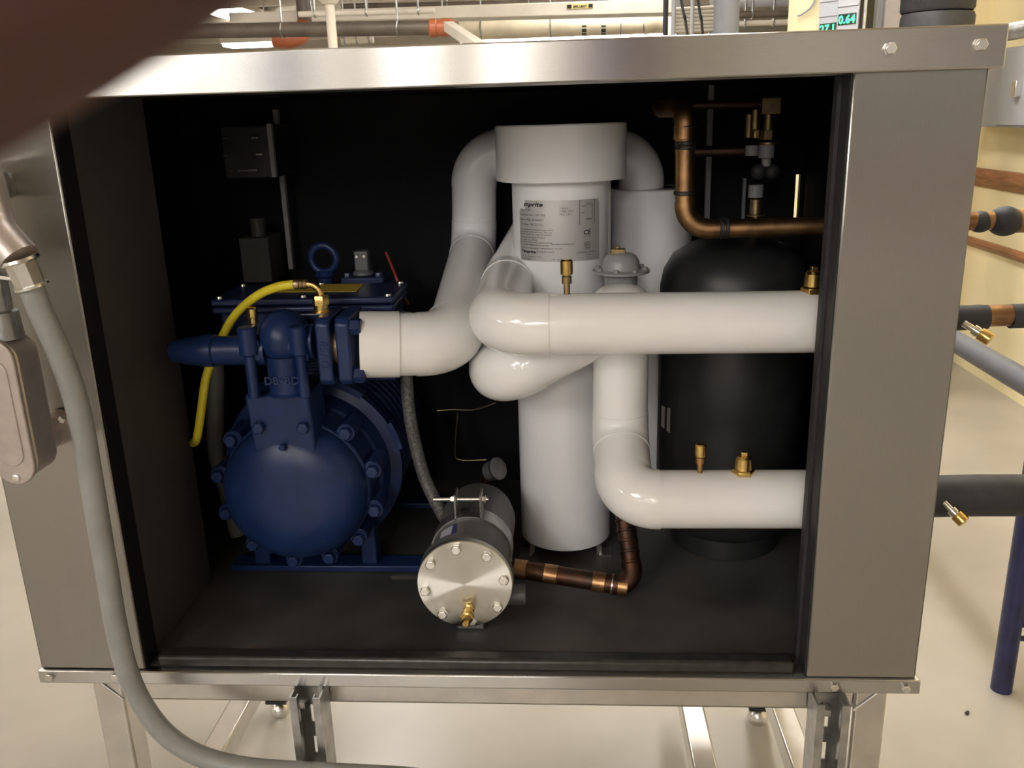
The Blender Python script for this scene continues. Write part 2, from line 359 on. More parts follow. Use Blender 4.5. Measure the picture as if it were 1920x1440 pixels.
# cover flange with lugs; bolts stand proud all round
angs = [math.atan2((918-y_)/140, (x_-555)/152) for x_, y_ in ((435, 823), (405, 893), (415, 963), (460, 1022), (533, 1057), (607, 1057), (672, 1020), (705, 960), (697, 886), (651, 822))]
mb = MB().lathe((cx, .200, cz), (0, 1, 0), [(0, .107), (.003, .110), (.056, .112)], 56)
for a in angs:
    mb.cyl((cx+.117*cos(a), .204, cz+.117*sin(a)), (cx+.117*cos(a), .256, cz+.117*sin(a)), .0140, n=16)
mb.build('cover_flange', BLUE, cmp_, .0015)
for a in angs:
    p = V((cx+.119*cos(a), .204, cz+.119*sin(a)))
    b_ = MB().hexa(p, (0, -1, 0), .0100, .011).build('bolt', BLUE, cmp_, .0006)
    MB().lathe(p+V((0, .0005, 0)), (0, -1, 0), [(0, .0125), (.002, .0125)], 20).build('washer', BLUE, b_)
MB().lathe((cx, .257, cz), (0, 1, 0), [(0, .118), (.03, .124), (.034, .141), (.052, .141), (.056, .128), (.30, .126), (.305, .10)], 56).build('crankcase', BLUE, cmp_)
for k in range(7):
    y = .335+.022*k; MB().lathe((cx, y, cz), (0, 1, 0), [(0, .126), (.001, .136), (.005, .136), (.006, .126)], 48, cap=False).build('cooling_rib', BLUE, cmp_)
for a in (20, 62, 118):
    a = radians(a); MB().prism([(cx+.147*cos(a+q), .290, cz+.147*sin(a+q)) for q in (-.16, -.05, .05, .16)]+[(cx+.132*cos(a+q), .290, cz+.132*sin(a+q)) for q in (.16, -.16)], (0, .02, 0)).build('flange_pad', BLUE, cmp_, .001)
MB().box((.165, .262, .001), (.475, .300, .012)).build('base_foot', BLUE, cmp_, .002)
MB().box((.165, .50, .001), (.475, .54, .012)).build('base_foot', BLUE, cmp_, .002)
MB().box((.38, .268, .012), (.405, .296, .10)).build('support_leg', BLUE, cmp_, .002)
MB().box((.205, .268, .012), (.23, .296, .10)).build('support_leg', BLUE, cmp_, .002)
# valve pedestal cast on the cover
bl, brr = .264, .353
MB().prism([(bl+.004, .165, .205), (brr+.004, .165, .205), (brr+.001, .158, .333), (bl, .158, .333)], (0, .075, 0)).build('valve_pedestal', BLUE, cmp_, .004)
for px, py in ((487, 800), (570, 800)):
    c = P(px, py, .160); MB().hexa(c, (0, -1, 0), .009, .010).build('bolt', BLUE, cmp_, .0006)
MB().hexa(P(532, 835, .162), (0, -1, 0), .005, .012).build('plug', BLUE, cmp_, .0004)
MB().hexa(P(508, 1018, .185), (-.2, -1, -.5), .010, .014).build('plug', BLUE, cmp_, .0006)
# suction service valve
vb = P(527, 640, .165)
vt = thing('service_valve', (vb.x, .165, .333), 'blue suction service valve with tapered stem cap on the compressor pedestal', 'valve')
MB().lathe((vb.x+.002, .170, .333), (0, 0, 1), [(0, .030), (.004, .026), (.045, .026), (.055, .028)], 32).ball(vb+V((.002, .012, .004)), .035, sc=(1.0, 1.15, 1.08)).lathe(vb, (1, 0, 0), [(0, .026), (.03, .022), (.048, .024)], 28).build('valve_body', BLUE, vt)
sv = V((vb.x, .165, vb.z-.012))
MB().lathe((sv.x-.02, .165, sv.z), (-1, 0, 0), [(0, .021), (.05, .020), (.072, .020)], 28).build('stem_neck', BLUE, vt)
MB().lathe((sv.x-.092, .165, sv.z), (-1, 0, 0), [(0, .019), (.002, .0225), (.018, .0225), (.024, .021), (.045, .018), (.062, .014), (.066, .008)], 24).build('stem_cap', BLUE, vt)
for px in (466, 562):
    c = P(px, 650, .145); mb = MB().lathe((c.x, .145, .333), (0, 0, 1), [(0, .0075), (.06, .0075), (.062, .013), (.098, .0125), (.100, .011)], 16)
    mb.box((c.x-.006, .145, c.z-.02), (c.x+.014 if px < 500 else c.x+.010, .172, c.z+.008)); mb.build('clamp_bolt', BLUE, vt, .001)
# square flanges facing right
fx = P(598, 667, .13).x; fz = vb.z-.006
def sq_flange(x0, x1, nm, par):
    pr = [(-.036, -.046), (.036, -.046), (.044, -.038), (.044, .038), (.036, .046), (-.036, .046), (-.044, .038), (-.044, -.038)]
    return MB().prism([(x0, .165+a, fz+b) for a, b in pr], (x1-x0, 0, 0)).build(nm, BLUE, par, .003)
sq_flange(fx, fx+.019, 'flange_plate', vt); sq_flange(fx+.026, fx+.045, 'flange_plate', vt)
MB().cyl((fx+.018, .165, fz), (fx+.028, .165, fz), .030).build('gasket', OLDB, vt)
for a in (-.030, .030):
    for b in (-.034, .032):
        MB().hexa((fx+.045, .165+a, fz+b), (1, 0, 0), .0115, .014).build('bolt', BLUE, vt, .0006)
mb = flat_text(MB(), 'D89BD', .016, (vb.x-.022, .1435, .352), (1, 0, 0), (0, 0, 1), ext=.0008, bold=.0003); mb.build('raised_lettering', BLUE, vt)
mb = flat_text(MB(), 'DV58', .016, (fx+.015, .1205, fz-.022), (0, 0, 1), (-1, 0, 0), ext=.0008, bold=.0003); mb.build('raised_lettering', BLUE, vt)
def schrader(base, d, par, L=.034, sc=1.0, nm='service_port', stem=BRASS):
    base = V(base); d = V(d).normalized()
    o = MB().lathe(base, d, [(0, .0042*sc), (L*.35, .0042*sc), (L*.36, .0065*sc), (L*.55, .0065*sc), (L*.56, .0052*sc), (L*.6, .0052*sc)], 16).build(nm, stem, par)
    MB().lathe(base+d*L*.6, d, [(0, .0078*sc), (L*.05, .0082*sc), (L*.36, .0082*sc), (L*.4, .0064*sc)], 12).build('cap', BRASS, o)
    return o
c = P(474, 617, .165); schrader((c.x+.002, .165, c.z-.004), (0, 0, 1), vt, .034, .9)
# junction box on top of the motor
jb = thing('terminal_box', (.335, .29, .385), 'blue electrical terminal box with screwed lid behind the service valve', 'terminal box')
x0, x1, yA, yB2, zl = .206, .470, .222, .338, .455
MB().box((x0+.008, yA+.008, .385), (x1-.008, yB2-.004, zl-.020)).build('box_body', BLUED, jb, .006)
ld = MB().box((x0, yA, zl-.010), (x1, yB2, zl)).box((x0+.001, yA+.001, zl-.021), (x1-.001, yB2-.001, zl-.012)).build('lid', BLUED, jb, .003)
for x in (x0+.010, (x0+x1)/2, x1-.010):
    for y in (yA+.010, yB2-.010):
        MB().lathe((x, y, zl), (0, 0, 1), [(0, .005), (.003, .0045), (.004, .003)], 12).build('screw', CHROME, ld)
q = [PZ(512, 548, zl+.0006), PZ(668, 547, zl+.0006), PZ(682, 533, zl+.0006), PZ(530, 534, zl+.0006)]
MB().prism(q, (0, 0, .0006)).build('warning_sticker', TAGY, ld)
for px in (612, 700):
    c = P(px, 607, .23); MB().hexa((c.x, yA+.008, c.z), (0, -1, 0), .006, .006).build('bolt', BLUED, jb)
MB().lathe((x1-.03, yB2-.03, .405), (1, 0, -.2), [(0, .016), (.05, .016), (.052, .02), (.06, .02)], 16).build('cable_gland', GREYP, jb)
# lifting eye
ec = P(607, 485, .37)
ey = thing('lifting_eye', (ec.x, .37, cz+.12), 'dark blue lifting eye bolt standing on top of the compressor', 'eye bolt')
MB().torus(ec, (.1, 1, 0), .0205, .0058).build('ring', BLUE, ey)
MB().lathe((ec.x, .37, cz+.11), (0, 0, 1), [(0, .012), (ec.z-cz-.11-.030, .012), (ec.z-cz-.11-.026, .016), (ec.z-cz-.11-.018, .010)], 20).build('shank', BLUE, ey)
# sensor block behind
c = P(680, 488, .40)
sb = thing('pressure_sensor', (c.x, .40, .29), 'small dark sensor block on the compressor behind the terminal box', 'sensor')
MB().box((c.x-.032, .375, c.z-.035), (c.x+.036, .43, c.z-.024)).build('mounting_plate', BLUED, sb, .002)
MB().box((c.x-.05, .36, .29), (c.x+.05, .44, c.z-.035)).build('pedestal', BLUED, sb, .004)
MB().lathe((c.x, .40, c.z-.024), (0, 0, 1), [(0, .016), (.004, .018), (.010, .012)], 20).box((c.x-.011, .388, c.z-.016), (c.x+.011, .412, c.z+.016)).build('sensor_body', DGREY, sb, .002)
for q in (-.006, .006): MB().cyl((c.x+q, .388, c.z+.008), (c.x+q, .385, c.z+.008), .0022, n=10).build('screw', CHROME, sb)
for q in (-.024, .026): MB().hexa((c.x+q, .39, c.z-.024), (0, 0, 1), .006, .006).build('bolt', BLUED, sb)
tag(MB().tube(smoothpath([P(724, 474, .42), P(733, 495, .39), P(742, 518, .345), P(752, 545, .345), P(766, 570, .36)], 6), .0022, 8).build('wire', REDW), 'thin red sleeved wire rising behind the right corner of the terminal box', 'wire')

# ================================================================== yellow charging hose
yh = thing('charging_hose', P(603, 590, .165), 'yellow rubber charging hose with brass elbow fitting over the compressor valve', 'hose')
b0 = P(604, 592, .165); b0 = V((b0.x, .165, fz+.046))
MB().lathe(b0, (0, 0, 1), [(0, .014), (.002, .014), (.0025, .010), (.010, .010)], 20).build('port_adapter', BRASS, yh)
fi = MB().hexa(b0+V((0, 0, .010)), (0, 0, 1), .0115, .014).build('flare_nut', BRASS, yh, .0005)
zb = b0.z+.024; e1 = P(601, 556, .165)
MB().tube(smoothpath([(b0.x, .165, zb-.002), P(603, 560, .165), P(599, 545, .165), P(588, 535, .165), P(574, 532, .165)], 6), .0046, 12).build('brass_elbow', BRASS, yh)
hp = [P(576, 532, .165), P(553, 533, .165)]
MB().lathe(hp[0], hp[1]-hp[0], [(0, .0058), (.004, .0074), (.006, .0062), (.009, .0074), (.011, .0062), (.014, .0074), (.018, .0066)], 16).build('crimp_ferrule', OLDB, yh)
MB().tube(smoothpath([P(556, 533, .165), P(520, 538, .168), P(480, 556, .178), P(440, 592, .195), P(414, 638, .203), P(398, 672, .206), P(385, 715, .205), P(378, 765, .205), P(370, 818, .21), P(364, 830, .235), P(352, 830, .26)], 8), .0062, 12).build('hose', YEL, yh)

# ================================================================== insulated pipes
def jacket_run(name, label, pts, r, bend, m=PVC, ext=.012, cat='pipe', ends=()):
    t = thing(name, pts[0], label, cat)
    for kind, ps in split_run(pts, bend, ext, 14):
        if kind == 'straight':
            if (ps[1]-ps[0]).length > .004 and (ps[1]-ps[0]).dot(V((1, 1, 1))) != 0: MB().tube(ps, r, 40).build('pipe_jacket', m, t)
        else: MB().tube(ps, r*1.03, 40).build('elbow_jacket', m, t)
    return t
# 1: discharge line
s0 = V((fx+.046, .165, fz)); c1 = P(845, 645, .19)
A = [V((fx+.046, .165, fz)), c1, P(889, 462, .525), P(889, 284, .525), P(1203, 284, .535), V((P(1203, 284, .535).x, .535, .57))]
p1 = thing('discharge_pipe', A[0], 'white jacketed pipe running from the compressor flange back and up behind the separator', 'pipe')
d01 = (A[1]-A[0]).normalized()
MB().tube([A[0]+d01*.002, A[0]+d01*.055], .0455, 48).build('flange_jacket', PVC, p1)
seg1 = split_run(A, [.050, .050, .052, .052], .006, 14)
for kind, ps in seg1:
    i = seg1.index((kind, ps)); r0 = .0435 if i < 2 else .037
    if kind == 'straight': MB().tube([ps[0]+(d01*.055 if i == 0 else V((0, 0, 0))), ps[1]], .0435 if i == 0 else .0375, 40).build('pipe_jacket', PVC if i < 3 else PVCG, p1)
    else: MB().tube(ps, .0443 if i == 1 else .0382, 40).build('elbow_jacket', PVC if i < 3 else PVCG, p1)
# 2: upper line to the right, from the separator
z2 = .4345
B = [V((1.146, .118, z2)), V((P(930, 606, .118).x, .118, z2+.002)), V((.624, .345, .452)), V((.665, .53, .515))]
p2 = jacket_run('upper_white_pipe', 'white jacketed pipe crossing the opening at mid height in front of the separator', B, .0392, [.046, .05], PVC, .022)
# 3: diagonal stub below it
zc3 = P(937, 711, .185)
Cc = [V((zc3.x-.045, .50, .35)), zc3, P(1140, 603, .215)]
p3 = jacket_run('diagonal_white_pipe', 'short white jacketed pipe slanting down left under the upper pipe', Cc, .040, [.044], PVC, .006)
# 4: lower line
x4 = P(1163, 720, .225).x; z4 = .193
Dd = [V((x4, .225, P(1163, 560, .225).z)), V((x4, .225, z4+.055)), V((x4+.002, .118, z4)), V((1.146, .118, z4))]
p4 = jacket_run('lower_white_pipe', 'white jacketed pipe dropping beside the separator and leaving low on the right', Dd, .0392, [.050, .042], PVC, .004)
MB().ball((x4, .225, P(1163, 560, .225).z), .0392, 32, 16, (1, 1, .55)).build('jacket_end', PVC, p4)
# ports on the pipes
c = P(1063, 556, .118); schrader((c.x, .118, z2+.037), (0, 0, 1), p2, .048, .95, stem=OLDB)
c = P(1312, 885, .118); schrader((c.x, .118, z4+.037), (0, 0, 1), p4, .042, .9, stem=COPPER)
def plug(base, par):
    base = V(base); o = MB().hexa(base, (0, 0, 1), .0155, .011).build('port_plug', BRASS, par, .0006)
    MB().lathe(base+V((0, 0, .010)), (0, 0, 1), [(0, .0115), (.016, .0105), (.019, .008)], 20).build('plug_cap', BRASS, o)
    MB().box((base.x-.004, base.y-.004, base.z+.028), (base.x+.004, base.y+.004, base.z+.035)).build('square_head', BRASS, o, .0005)
c = P(1524, 545, .118); plug((c.x, .118, z2+.035), p2)
c = P(1393, 888, .118); plug((c.x, .118, z4+.033), p4)

# ================================================================== oil separator with label
SX, SY, SR = .7055, .377, .0745
sp = thing('oil_separator', (SX, SY, 0), 'tall white cylindrical oil separator with wide cap and silver nameplate', 'separator')
zc0 = P(1050, 345, SY-.098).z; zc1 = P(1050, 233, SY-.098).z
MB().lathe((SX, SY, .014), (0, 0, 1), [(0, SR-.006), (.004, SR), (zc0+.02, SR)], 64).build('body', PVCG, sp)
MB().lathe((SX, SY, zc0), (0, 0, 1), [(0, SR-.002), (.0005, .096), (.002, .0975), (zc1-zc0-.002, .0975), (zc1-zc0, .096)], 64).build('cap', PVCG, sp)
for sgn in (-1, 1):
    MB().box((SX+sgn*.055-.004, SY-.05, .0), (SX+sgn*.055+.004, SY+.05, .016)).build('foot_bracket', ZINC, sp)
    MB().box((SX+sgn*.055+(0 if sgn > 0 else -.02), SY-.058, 0), (SX+sgn*.055+(.02 if sgn > 0 else 0), SY-.03, .002)).build('foot_tab', ZINC, sp)
# curved nameplate
def lab(px, py, rad=SR):
    d = cf + cr*((px-960)/F) + cu*((720-py)/F); ox, oy = CAM.x-SX, CAM.y-SY
    a = d.x**2+d.y**2; b = 2*(ox*d.x+oy*d.y); cc_ = ox*ox+oy*oy-rad*rad; t = (-b-sqrt(max(0, b*b-4*a*cc_)))/(2*a); p = CAM+d*t
    return math.atan2(p.x-SX, -(p.y-SY))*SR, p.z
def onr(u, v, off): return V((SX+(SR+off)*sin(u/SR), SY-(SR+off)*cos(u/SR), v))
uL, zt = lab(974, 376); uR, zt2 = lab(1123, 369); _, zb1 = lab(975, 487); zt = (zt+zt2)/2; zb1 = lab(1050, 491)[1]
NX, NZ = 40, 12; mbl = MB(); vs = []; fs = []
def inlabel(i, j):     # torn corner, top left
    return not (j >= NZ-2 and i < 4-(NZ-1-j)*0)
for j in range(NZ+1):
    for i in range(NX+1):
        u = uL+(uR-uL)*i/NX; v = zb1+(zt-zb1)*j/NZ
        if j == NZ and i == NX: u -= .002; v -= .002
        vs.append(onr(u, v, .0004))
for j in range(NZ):
    for i in range(NX):
        if inlabel(i, j): a = j*(NX+1)+i; fs.append((a, a+1, a+NX+2, a+NX+1))
lb = mbl.add(vs, fs).build('nameplate', LABEL, sp)
def print_(mb, px, py, hpx, s_, **k):
    u0, v0 = lab(px, py); vs2, fs2 = text_mesh(s_, hpx/1310*1.38, **k)
    mb.add([onr(u0+v.x*k.get('sx', 1), v0+v.y, .0007) for v in vs2], fs2)
ink = MB()
def bprint(px, py, hpx, wpx, s_, **k):          # scaled to the width seen in the photo
    u0, v0 = lab(px, py); u1, _ = lab(px+wpx, py); vs2, fs2 = text_mesh(s_, hpx/1300*1.4, **k)
    if not vs2: return
    mxv = max(v.x for v in vs2); mnv = min(v.x for v in vs2); kx = (u1-u0)/(mxv-mnv)
    ink.add([onr(u0+(v.x-mnv)*kx, v0+v.y, .0007) for v in vs2], fs2)
bprint(983, 386, 8, 35, 'mprite', shear=.25, bold=.0003)
bprint(977, 394, 3.6, 18, 'Model: 922R')
bprint(977, 403, 3.6, 45, 'Connection Size  1-5/8" ODS')
bprint(977, 412, 3.6, 43, 'Date of Mfg.  01/18/2017')
bprint(978, 420.5, 3.6, 41, 'Oil Charge  104 OZ (1.2 L)')
for i, (wd, tx) in enumerate(((60, 'This separator oil is provided using standard'), (57, 'refrigerant and mineral. The oil'), (58, 'system charge the required amount'))):
    bprint(977, 429.5+4.4*i, 2.6, wd, tx)
for i, (wd, tx) in enumerate(((44, 'Manufactured of use of safety'), (29, 'UL high-side PSIG'), (58, 'MAXIMUM WORKING PRESS. RATING OF UNIT'), (51, 'FOR USE WITH REFRIGERANT DEVICES'))):
    bprint(978, 444+4.7*i, 2.6, wd, tx)
bprint(1034, 459.5, 2.6, 43, 'FOR USE WITH REFRIGERANTS')
bprint(978, 463.8, 2.6, 76, 'ASTM Standard ANSI/ASHRAE 15 REFRIGERANT 1-1/4 COM')
bprint(979, 472, 6, 26, 'Temprite', shear=.2, bold=.00025)
bprint(1009, 473.3, 3.0, 27, 'MADE IN U.S.A.')
for i, (wd, tx) in enumerate(((35, '1555 W. Hawthorne Lane'), (21, 'West Chicago, IL'), (17, '60185-1882'))): bprint(979, 479+3.3*i, 2.5, wd, tx)
bprint(1034, 488, 2.5, 28, '1-YR 163271-001')
for i, (wd, tx) in enumerate(((20, 'T MIN: 0 C'), (27, 'T MAX: 150 C'), (23, 'VOL: 5.20 L'))): bprint(1049, 393+5.6*i, 4, wd, tx)
bprint(1094, 440, 9, 13, 'CE', bold=.0002); bprint(1094, 445, 2, 13, 'PED 0948')
bprint(1096, 468, 3, 11, 'LISTED'); bprint(1081, 475, 2.4, 36, 'REFRIGERANT ACCESSORY'); bprint(1099, 478.5, 2.4, 8, '1234')
bprint(1097.5, 460.5, 5, 7, 'UL', bold=.0001)
def strip(pxs, wpx=.7):
    for (a, b) in zip(pxs[:-1], pxs[1:]):
        ua, va = lab(*a); ub, vb_ = lab(*b); du, dv = ub-ua, vb_-va; L = sqrt(du*du+dv*dv) or 1; nx, nz = -dv/L*wpx/2600, du/L*wpx/2600
        ink.add([onr(ua+nx, va+nz, .0007), onr(ua-nx, va-nz, .0007), onr(ub-nx, vb_-nz, .0007), onr(ub+nx, vb_+nz, .0007)], [(0, 1, 2, 3)])
strip([(1086, 376), (1114, 374), (1114, 418), (1086, 420), (1086, 376)], .9)
strip([(1100, 383), (1110, 382), (1110, 409), (1099, 411)], .7); bprint(1090, 388, 2.6, 9, 'OUTLET'); bprint(1090, 400, 2.6, 7, 'INLET'); bprint(1099, 381.5, 2.2, 11, 'OIL OUT'); bprint(1099, 411.5, 2.4, 9, 'RETURN')
strip([(1101+5.5*cos(a*pi/8), 458.5+5.5*sin(a*pi/8)) for a in range(17)], .9)
strip([(1007, 469), (1038, 470.5), (1038, 475), (1007, 474), (1007, 469)], .5)
ink.build('printed_text', INK, lb, smooth=0)

# ================================================================== accumulator, receiver, regulator valve
ac = P(1222, 358, .54); AX, AY, AR = .852, .540, .0725
acm = thing('suction_accumulator', (AX, AY, 0), 'white cylinder standing behind the black tank under the bent white pipe', 'accumulator')
zA = P(1222, 358, AY-AR).z
MB().lathe((AX, AY, .002), (0, 0, 1), [(0, AR-.004), (.004, AR), (zA-.004, AR), (zA-.002, AR-.002)], 48).build('body', PVCG, acm)
MB().lathe((AX, AY, zA-.004), (0, 0, 1), [(0, AR-.001), (.003, AR-.003), (.004, .04)], 48).build('top_disc', DGREY, acm)
TX, TY, TR = .972, .392, .114
tk = thing('liquid_receiver', (TX, TY, 0), 'black domed vertical receiver tank at the right of the compartment', 'tank')
zT2 = P(1375, 450, TY-.04).z
MB().lathe((TX, TY, .03), (0, 0, 1), [(0, .07), (.006, .095), (.02, .109), (.045, TR), (zT2-.03-.075, TR), (zT2-.03-.05, TR-.005), (zT2-.03-.026, TR-.019), (zT2-.03-.010, TR-.045), (zT2-.03-.002, TR-.08), (zT2-.03, .01)], 64).build('shell', TANK, tk)
MB().lathe((TX, TY, .001), (0, 0, 1), [(0, .088), (.035, .088)], 40).build('base_ring', TANK, tk)
a0 = radians(200); q = []
for (da, z) in ((-.10, P(1240, 800, .36).z), (.16, P(1240, 803, .36).z), (.16, P(1240, 757, .36).z), (-.10, P(1240, 762, .36).z)): q.append((TX+(TR+.0008)*cos(a0+da), TY+(TR+.0008)*sin(a0+da), z))
MB().add(q, [(0, 1, 2, 3)]).build('sticker', mat('aged_sticker', (.35, .34, .31), .6), tk)
rvz = P(1163, 511, .262).z
rv = thing('pressure_regulator', (x4, .255, rvz-.05), 'grey painted dome-topped regulator valve above the lower white pipe', 'valve')
MB().lathe((x4+.002, .262, rvz), (0, 0, 1), [(0, .038), (.001, .0405), (.004, .0405), (.005, .036)], 40).build('flange', GREYV, rv)
MB().lathe((x4+.002, .262, rvz+.004), (0, 0, 1), [(0, .028), (.003, .0265), (.012, .0255), (.019, .022), (.023, .016), (.025, .004)], 40).build('dome', GREYV, rv)
MB().lathe((x4+.002, .262, rvz-.03), (0, 0, 1), [(0, .022), (.03, .024)], 24).build('neck', GREYV, rv)
for a in (205, 255, 300, 345, 30, 80, 130, 165):
    a = radians(a); MB().hexa((x4+.002+.034*cos(a), .262+.034*sin(a), rvz+.0045), (0, 0, 1), .0042, .004).build('bolt', GREYV, rv)
MB().box((x4-.013, .262-.006, rvz+.027), (x4+.008, .262+.006, rvz+.034)).box((x4-.006, .258, rvz+.034), (x4+.000, .266, rvz+.038)).build('stem_bracket', OLDB, rv, .001)

# ================================================================== copper line, upper right
cl = thing('copper_line', P(1285, 440, .245), 'heat-stained copper pipe bending down and out to the right above the black tank', 'pipe')
Yc = .255; rc = .0128
K = [P(1240, 203, .36), P(1284, 201, Yc), P(1284, 430, Yc), V((1.146, Yc, P(1440, 433, Yc).z))]
K[3].z = K[2].z
sg = split_run(K, [.022, .034], .004, 10)
for kind, ps in sg:
    MB().tube(ps, rc if kind == 'straight' else rc*1.09, 24).build('pipe' if kind == 'straight' else 'elbow', COPPER, cl)
xv, zv = K[1].x, 0
def band(p, ax, L=.007, r=1.13, m=BRAZE):
    p = V(p); ax = V(ax); MB().lathe(p-ax*L/2, ax, [(0, rc*1.01), (.001, rc*r), (L-.001, rc*r), (L, rc*1.01)], 24).build('brazed_joint', m, cl)
for py in (237, 268, 276, 362): c = P(1284, py, Yc); band((K[1].x+(K[2].x-K[1].x)*.5, Yc, c.z), (0, 0, 1), .006 if py != 237 else .003)
MB().lathe((K[1].x, Yc, P(1284, 262, Yc).z), (0, 0, 1), [(0, rc), (.001, rc*1.08), (.018, rc*1.08), (.019, rc)], 24).build('coupling', COPPER, cl)
for px in (1352, 1362): c = P(px, 433, Yc); band((c.x, Yc, K[2].z), (1, 0, 0), .006)

# ================================================================== brass valve cluster behind it
bv = P(1425, 300, .42)
vc = thing('brass_valve_manifold', (bv.x, .42, bv.z-.1), 'tarnished brass valve cluster hanging behind the upper copper pipe', 'valve')
def cylp(px, pa, pb, r, m, nm, Y=.42, n=16, hexn=False):
    a = P(px, pa, Y); b = P(px, pb, Y); x = (a.x+b.x)/2
    (MB().lathe((x, Y, b.z), (0, 0, 1), [(0, r), (a.z-b.z, r)], 6 if hexn else n)).build(nm, m, vc, .0006)
a = P(1445, 183, .42); MB().box((a.x-.015, .405, P(1445, 214, .42).z), (a.x+.013, .435, a.z)).build('valve_block', OLDB, vc, .001)
cylp(1441, 214, 247, .009, OLDB, 'valve_neck'); cylp(1438, 244, 262, .012, OLDB, 'hex_nut', hexn=True); cylp(1440, 266, 271, .015, OLDB, 'washer')
cylp(1417, 205, 246, .0065, OLDB, 'valve_stem', .405); cylp(1418, 243, 259, .0065, BRASS, 'hex_nut', .40, hexn=True); cylp(1405, 214, 258, .007, OLDB, 'valve_stem', .43)
cylp(1410, 272, 292, .010, GREYP, 'grey_cap'); cylp(1437, 271, 296, .012, GREYP, 'grey_cap'); cylp(1437, 297, 312, .007, GREYP, 'grey_cap')
for px in (1422, 1447): MB().ball(P(px, 322, .42), .012, 16, 10).build('black_knob', FOAM, vc)
cylp(1417, 346, 370, .0115, GREYP, 'grey_cap'); cylp(1417, 373, 402, .0095, OLDB, 'valve_body'); cylp(1417, 402, 405, .0145, OLDB, 'washer'); cylp(1417, 405, 425, .005, OLDB, 'valve_stem')
MB().tube([P(1298, 197, .41), P(1432, 195, .42)], .0065, 12).build('copper_tube', COPD, vc)
MB().tube([P(1300, 284, .44), P(1400, 283, .44)], .0085, 12).build('copper_tube', COPD, vc)
def bar(px0, pa, px1, pb, wpx, Y, nm, label):
    a = P(px0, pa, Y); b = P(px1, pb, Y); x = (a.x+b.x)/2; w2 = wpx/1150/2
    return tag(MB().box((x-w2, Y, b.z), (x+w2, Y+.012, a.z)).build(nm, GREYP, None, .001), label, 'support bar')
bar(1338, 150, 1322, 425, 11, .60, 'support_bar', 'long grey vertical support bar on the back panel behind the copper pipe')
bar(1398, 334, 1393, 415, 6, .55, 'support_bar', 'short grey vertical bar left of the lower brass valve')
bar(520, 205, 540, 505, 10, .58, 'support_bar', 'grey vertical support bar beside the dark contactor box at upper left')
# dark contactor box, upper left
kb = P(465, 270, .50)
ct = thing('contactor_box', (kb.x, .55, kb.z-.06), 'black electrical contactor box with small metal clips in the dark upper left', 'electrical box')
MB().box((P(415, 270, .5).x, .50, P(465, 335, .5).z), (P(508, 270, .5).x, .62, P(465, 235, .5).z)).build('housing', TANK, ct, .003)
MB().box((P(505, 270, .5).x, .495, P(465, 333, .5).z), (P(513, 270, .5).x, .505, P(465, 233, .5).z)).build('mounting_edge', GREYP, ct)
for px, py, wd in ((426, 259, 12), (481, 258, 13), (425, 291, 8), (489, 289, 12), (467, 319, 37), (438, 320, 4)):
    c = P(px, py, .497); MB().box((c.x-wd/2200, .488, c.z-.0015), (c.x+wd/2200, .4995, c.z+.0015)).build('metal_clip', CHROME, ct)
kb = P(478, 480, .52)
pn = thing('relay_box', (kb.x, .55, kb.z-.05), 'dim olive relay box with round knob behind the yellow hose', 'electrical box')
MB().box((kb.x-.026, .52, P(478, 530, .52).z), (kb.x+.026, .60, P(478, 446, .52).z)).build('housing', mat('dim_grey_green_box', (.05, .05, .042), .6), pn, .002)
MB().cyl((kb.x+.002, .545, P(478, 446, .52).z), (kb.x+.002, .545, P(478, 412, .52).z), .013).build('knob', mat('dim_grey_green_box', (.05, .05, .042), .6), pn)
for px, py in ((468, 456), (476, 521), (467, 527)): c = P(px, py, .519); MB().cyl((c.x, .519, c.z), (c.x, .516, c.z), .0022, n=10).build('screw', CHROME, pn)
# grey conduit behind the compressor's left side
tag(MB().tube(smoothpath([P(398, 640, .30), P(404, 700, .30), P(404, 780, .30), P(406, 850, .32), P(426, 920, .33), V((P(440, 960, .34).x, .34, .03))], 8), .0135, 20).build('conduit', mat('dull_grey_conduit', (.12, .12, .105), .5)), 'dull grey flexible conduit hanging left of the compressor behind the yellow hose', 'conduit')
tag(MB().tube(smoothpath([P(762, 690, .30), P(766, 760, .29), P(778, 830, .285), P(798, 900, .275), P(832, 968, .26), P(850, 985, .27)], 8), .0098, 18).build('braided_hose', HOSE), 'dark grey braided hose running down from the white pipe to the filter drier', 'hose')

# ================================================================== filter drier in front
dc = P(871, 1096, .062); DX, DZ = dc.x, dc.z; Yd = .062
fd = thing('filter_drier', (DX, .16, 0), 'grey filter drier shell with round bolted steel end plate lying on the deck', 'filter drier')
MB().lathe((DX, Yd, DZ), (0, 1, 0), [(0, .0635), (.001, .0645), (.010, .0645)], 64).build('end_plate', PLATE, fd)
MB().lathe((DX, Yd+.0105, DZ), (0, 1, 0), [(0, .0645), (.014, .0650), (.016, .058), (.02, .0565)], 64).build('flange_ring', DGREY, fd)
MB().lathe((DX, Yd+.03, DZ), (0, 1, 0), [(0, .0565), (.17, .0565), (.19, .052), (.203, .035), (.206, .01)], 56).build('shell', DGREY, fd)
for k in range(8):
    a = radians(99+45*k); p = V((DX+.054*cos(a), Yd, DZ+.054*sin(a)))
    MB().hexa(p, (0, -1, 0), .0072, .0065).build('bolt', CHROME, fd, .0005)
c = P(880, 1140, Yd); o = MB().lathe((c.x, Yd, c.z), (-.05, -1, -.1), [(0, .0075), (.004, .0075), (.005, .006), (.012, .006)], 16).build('service_port', BRASS, fd)
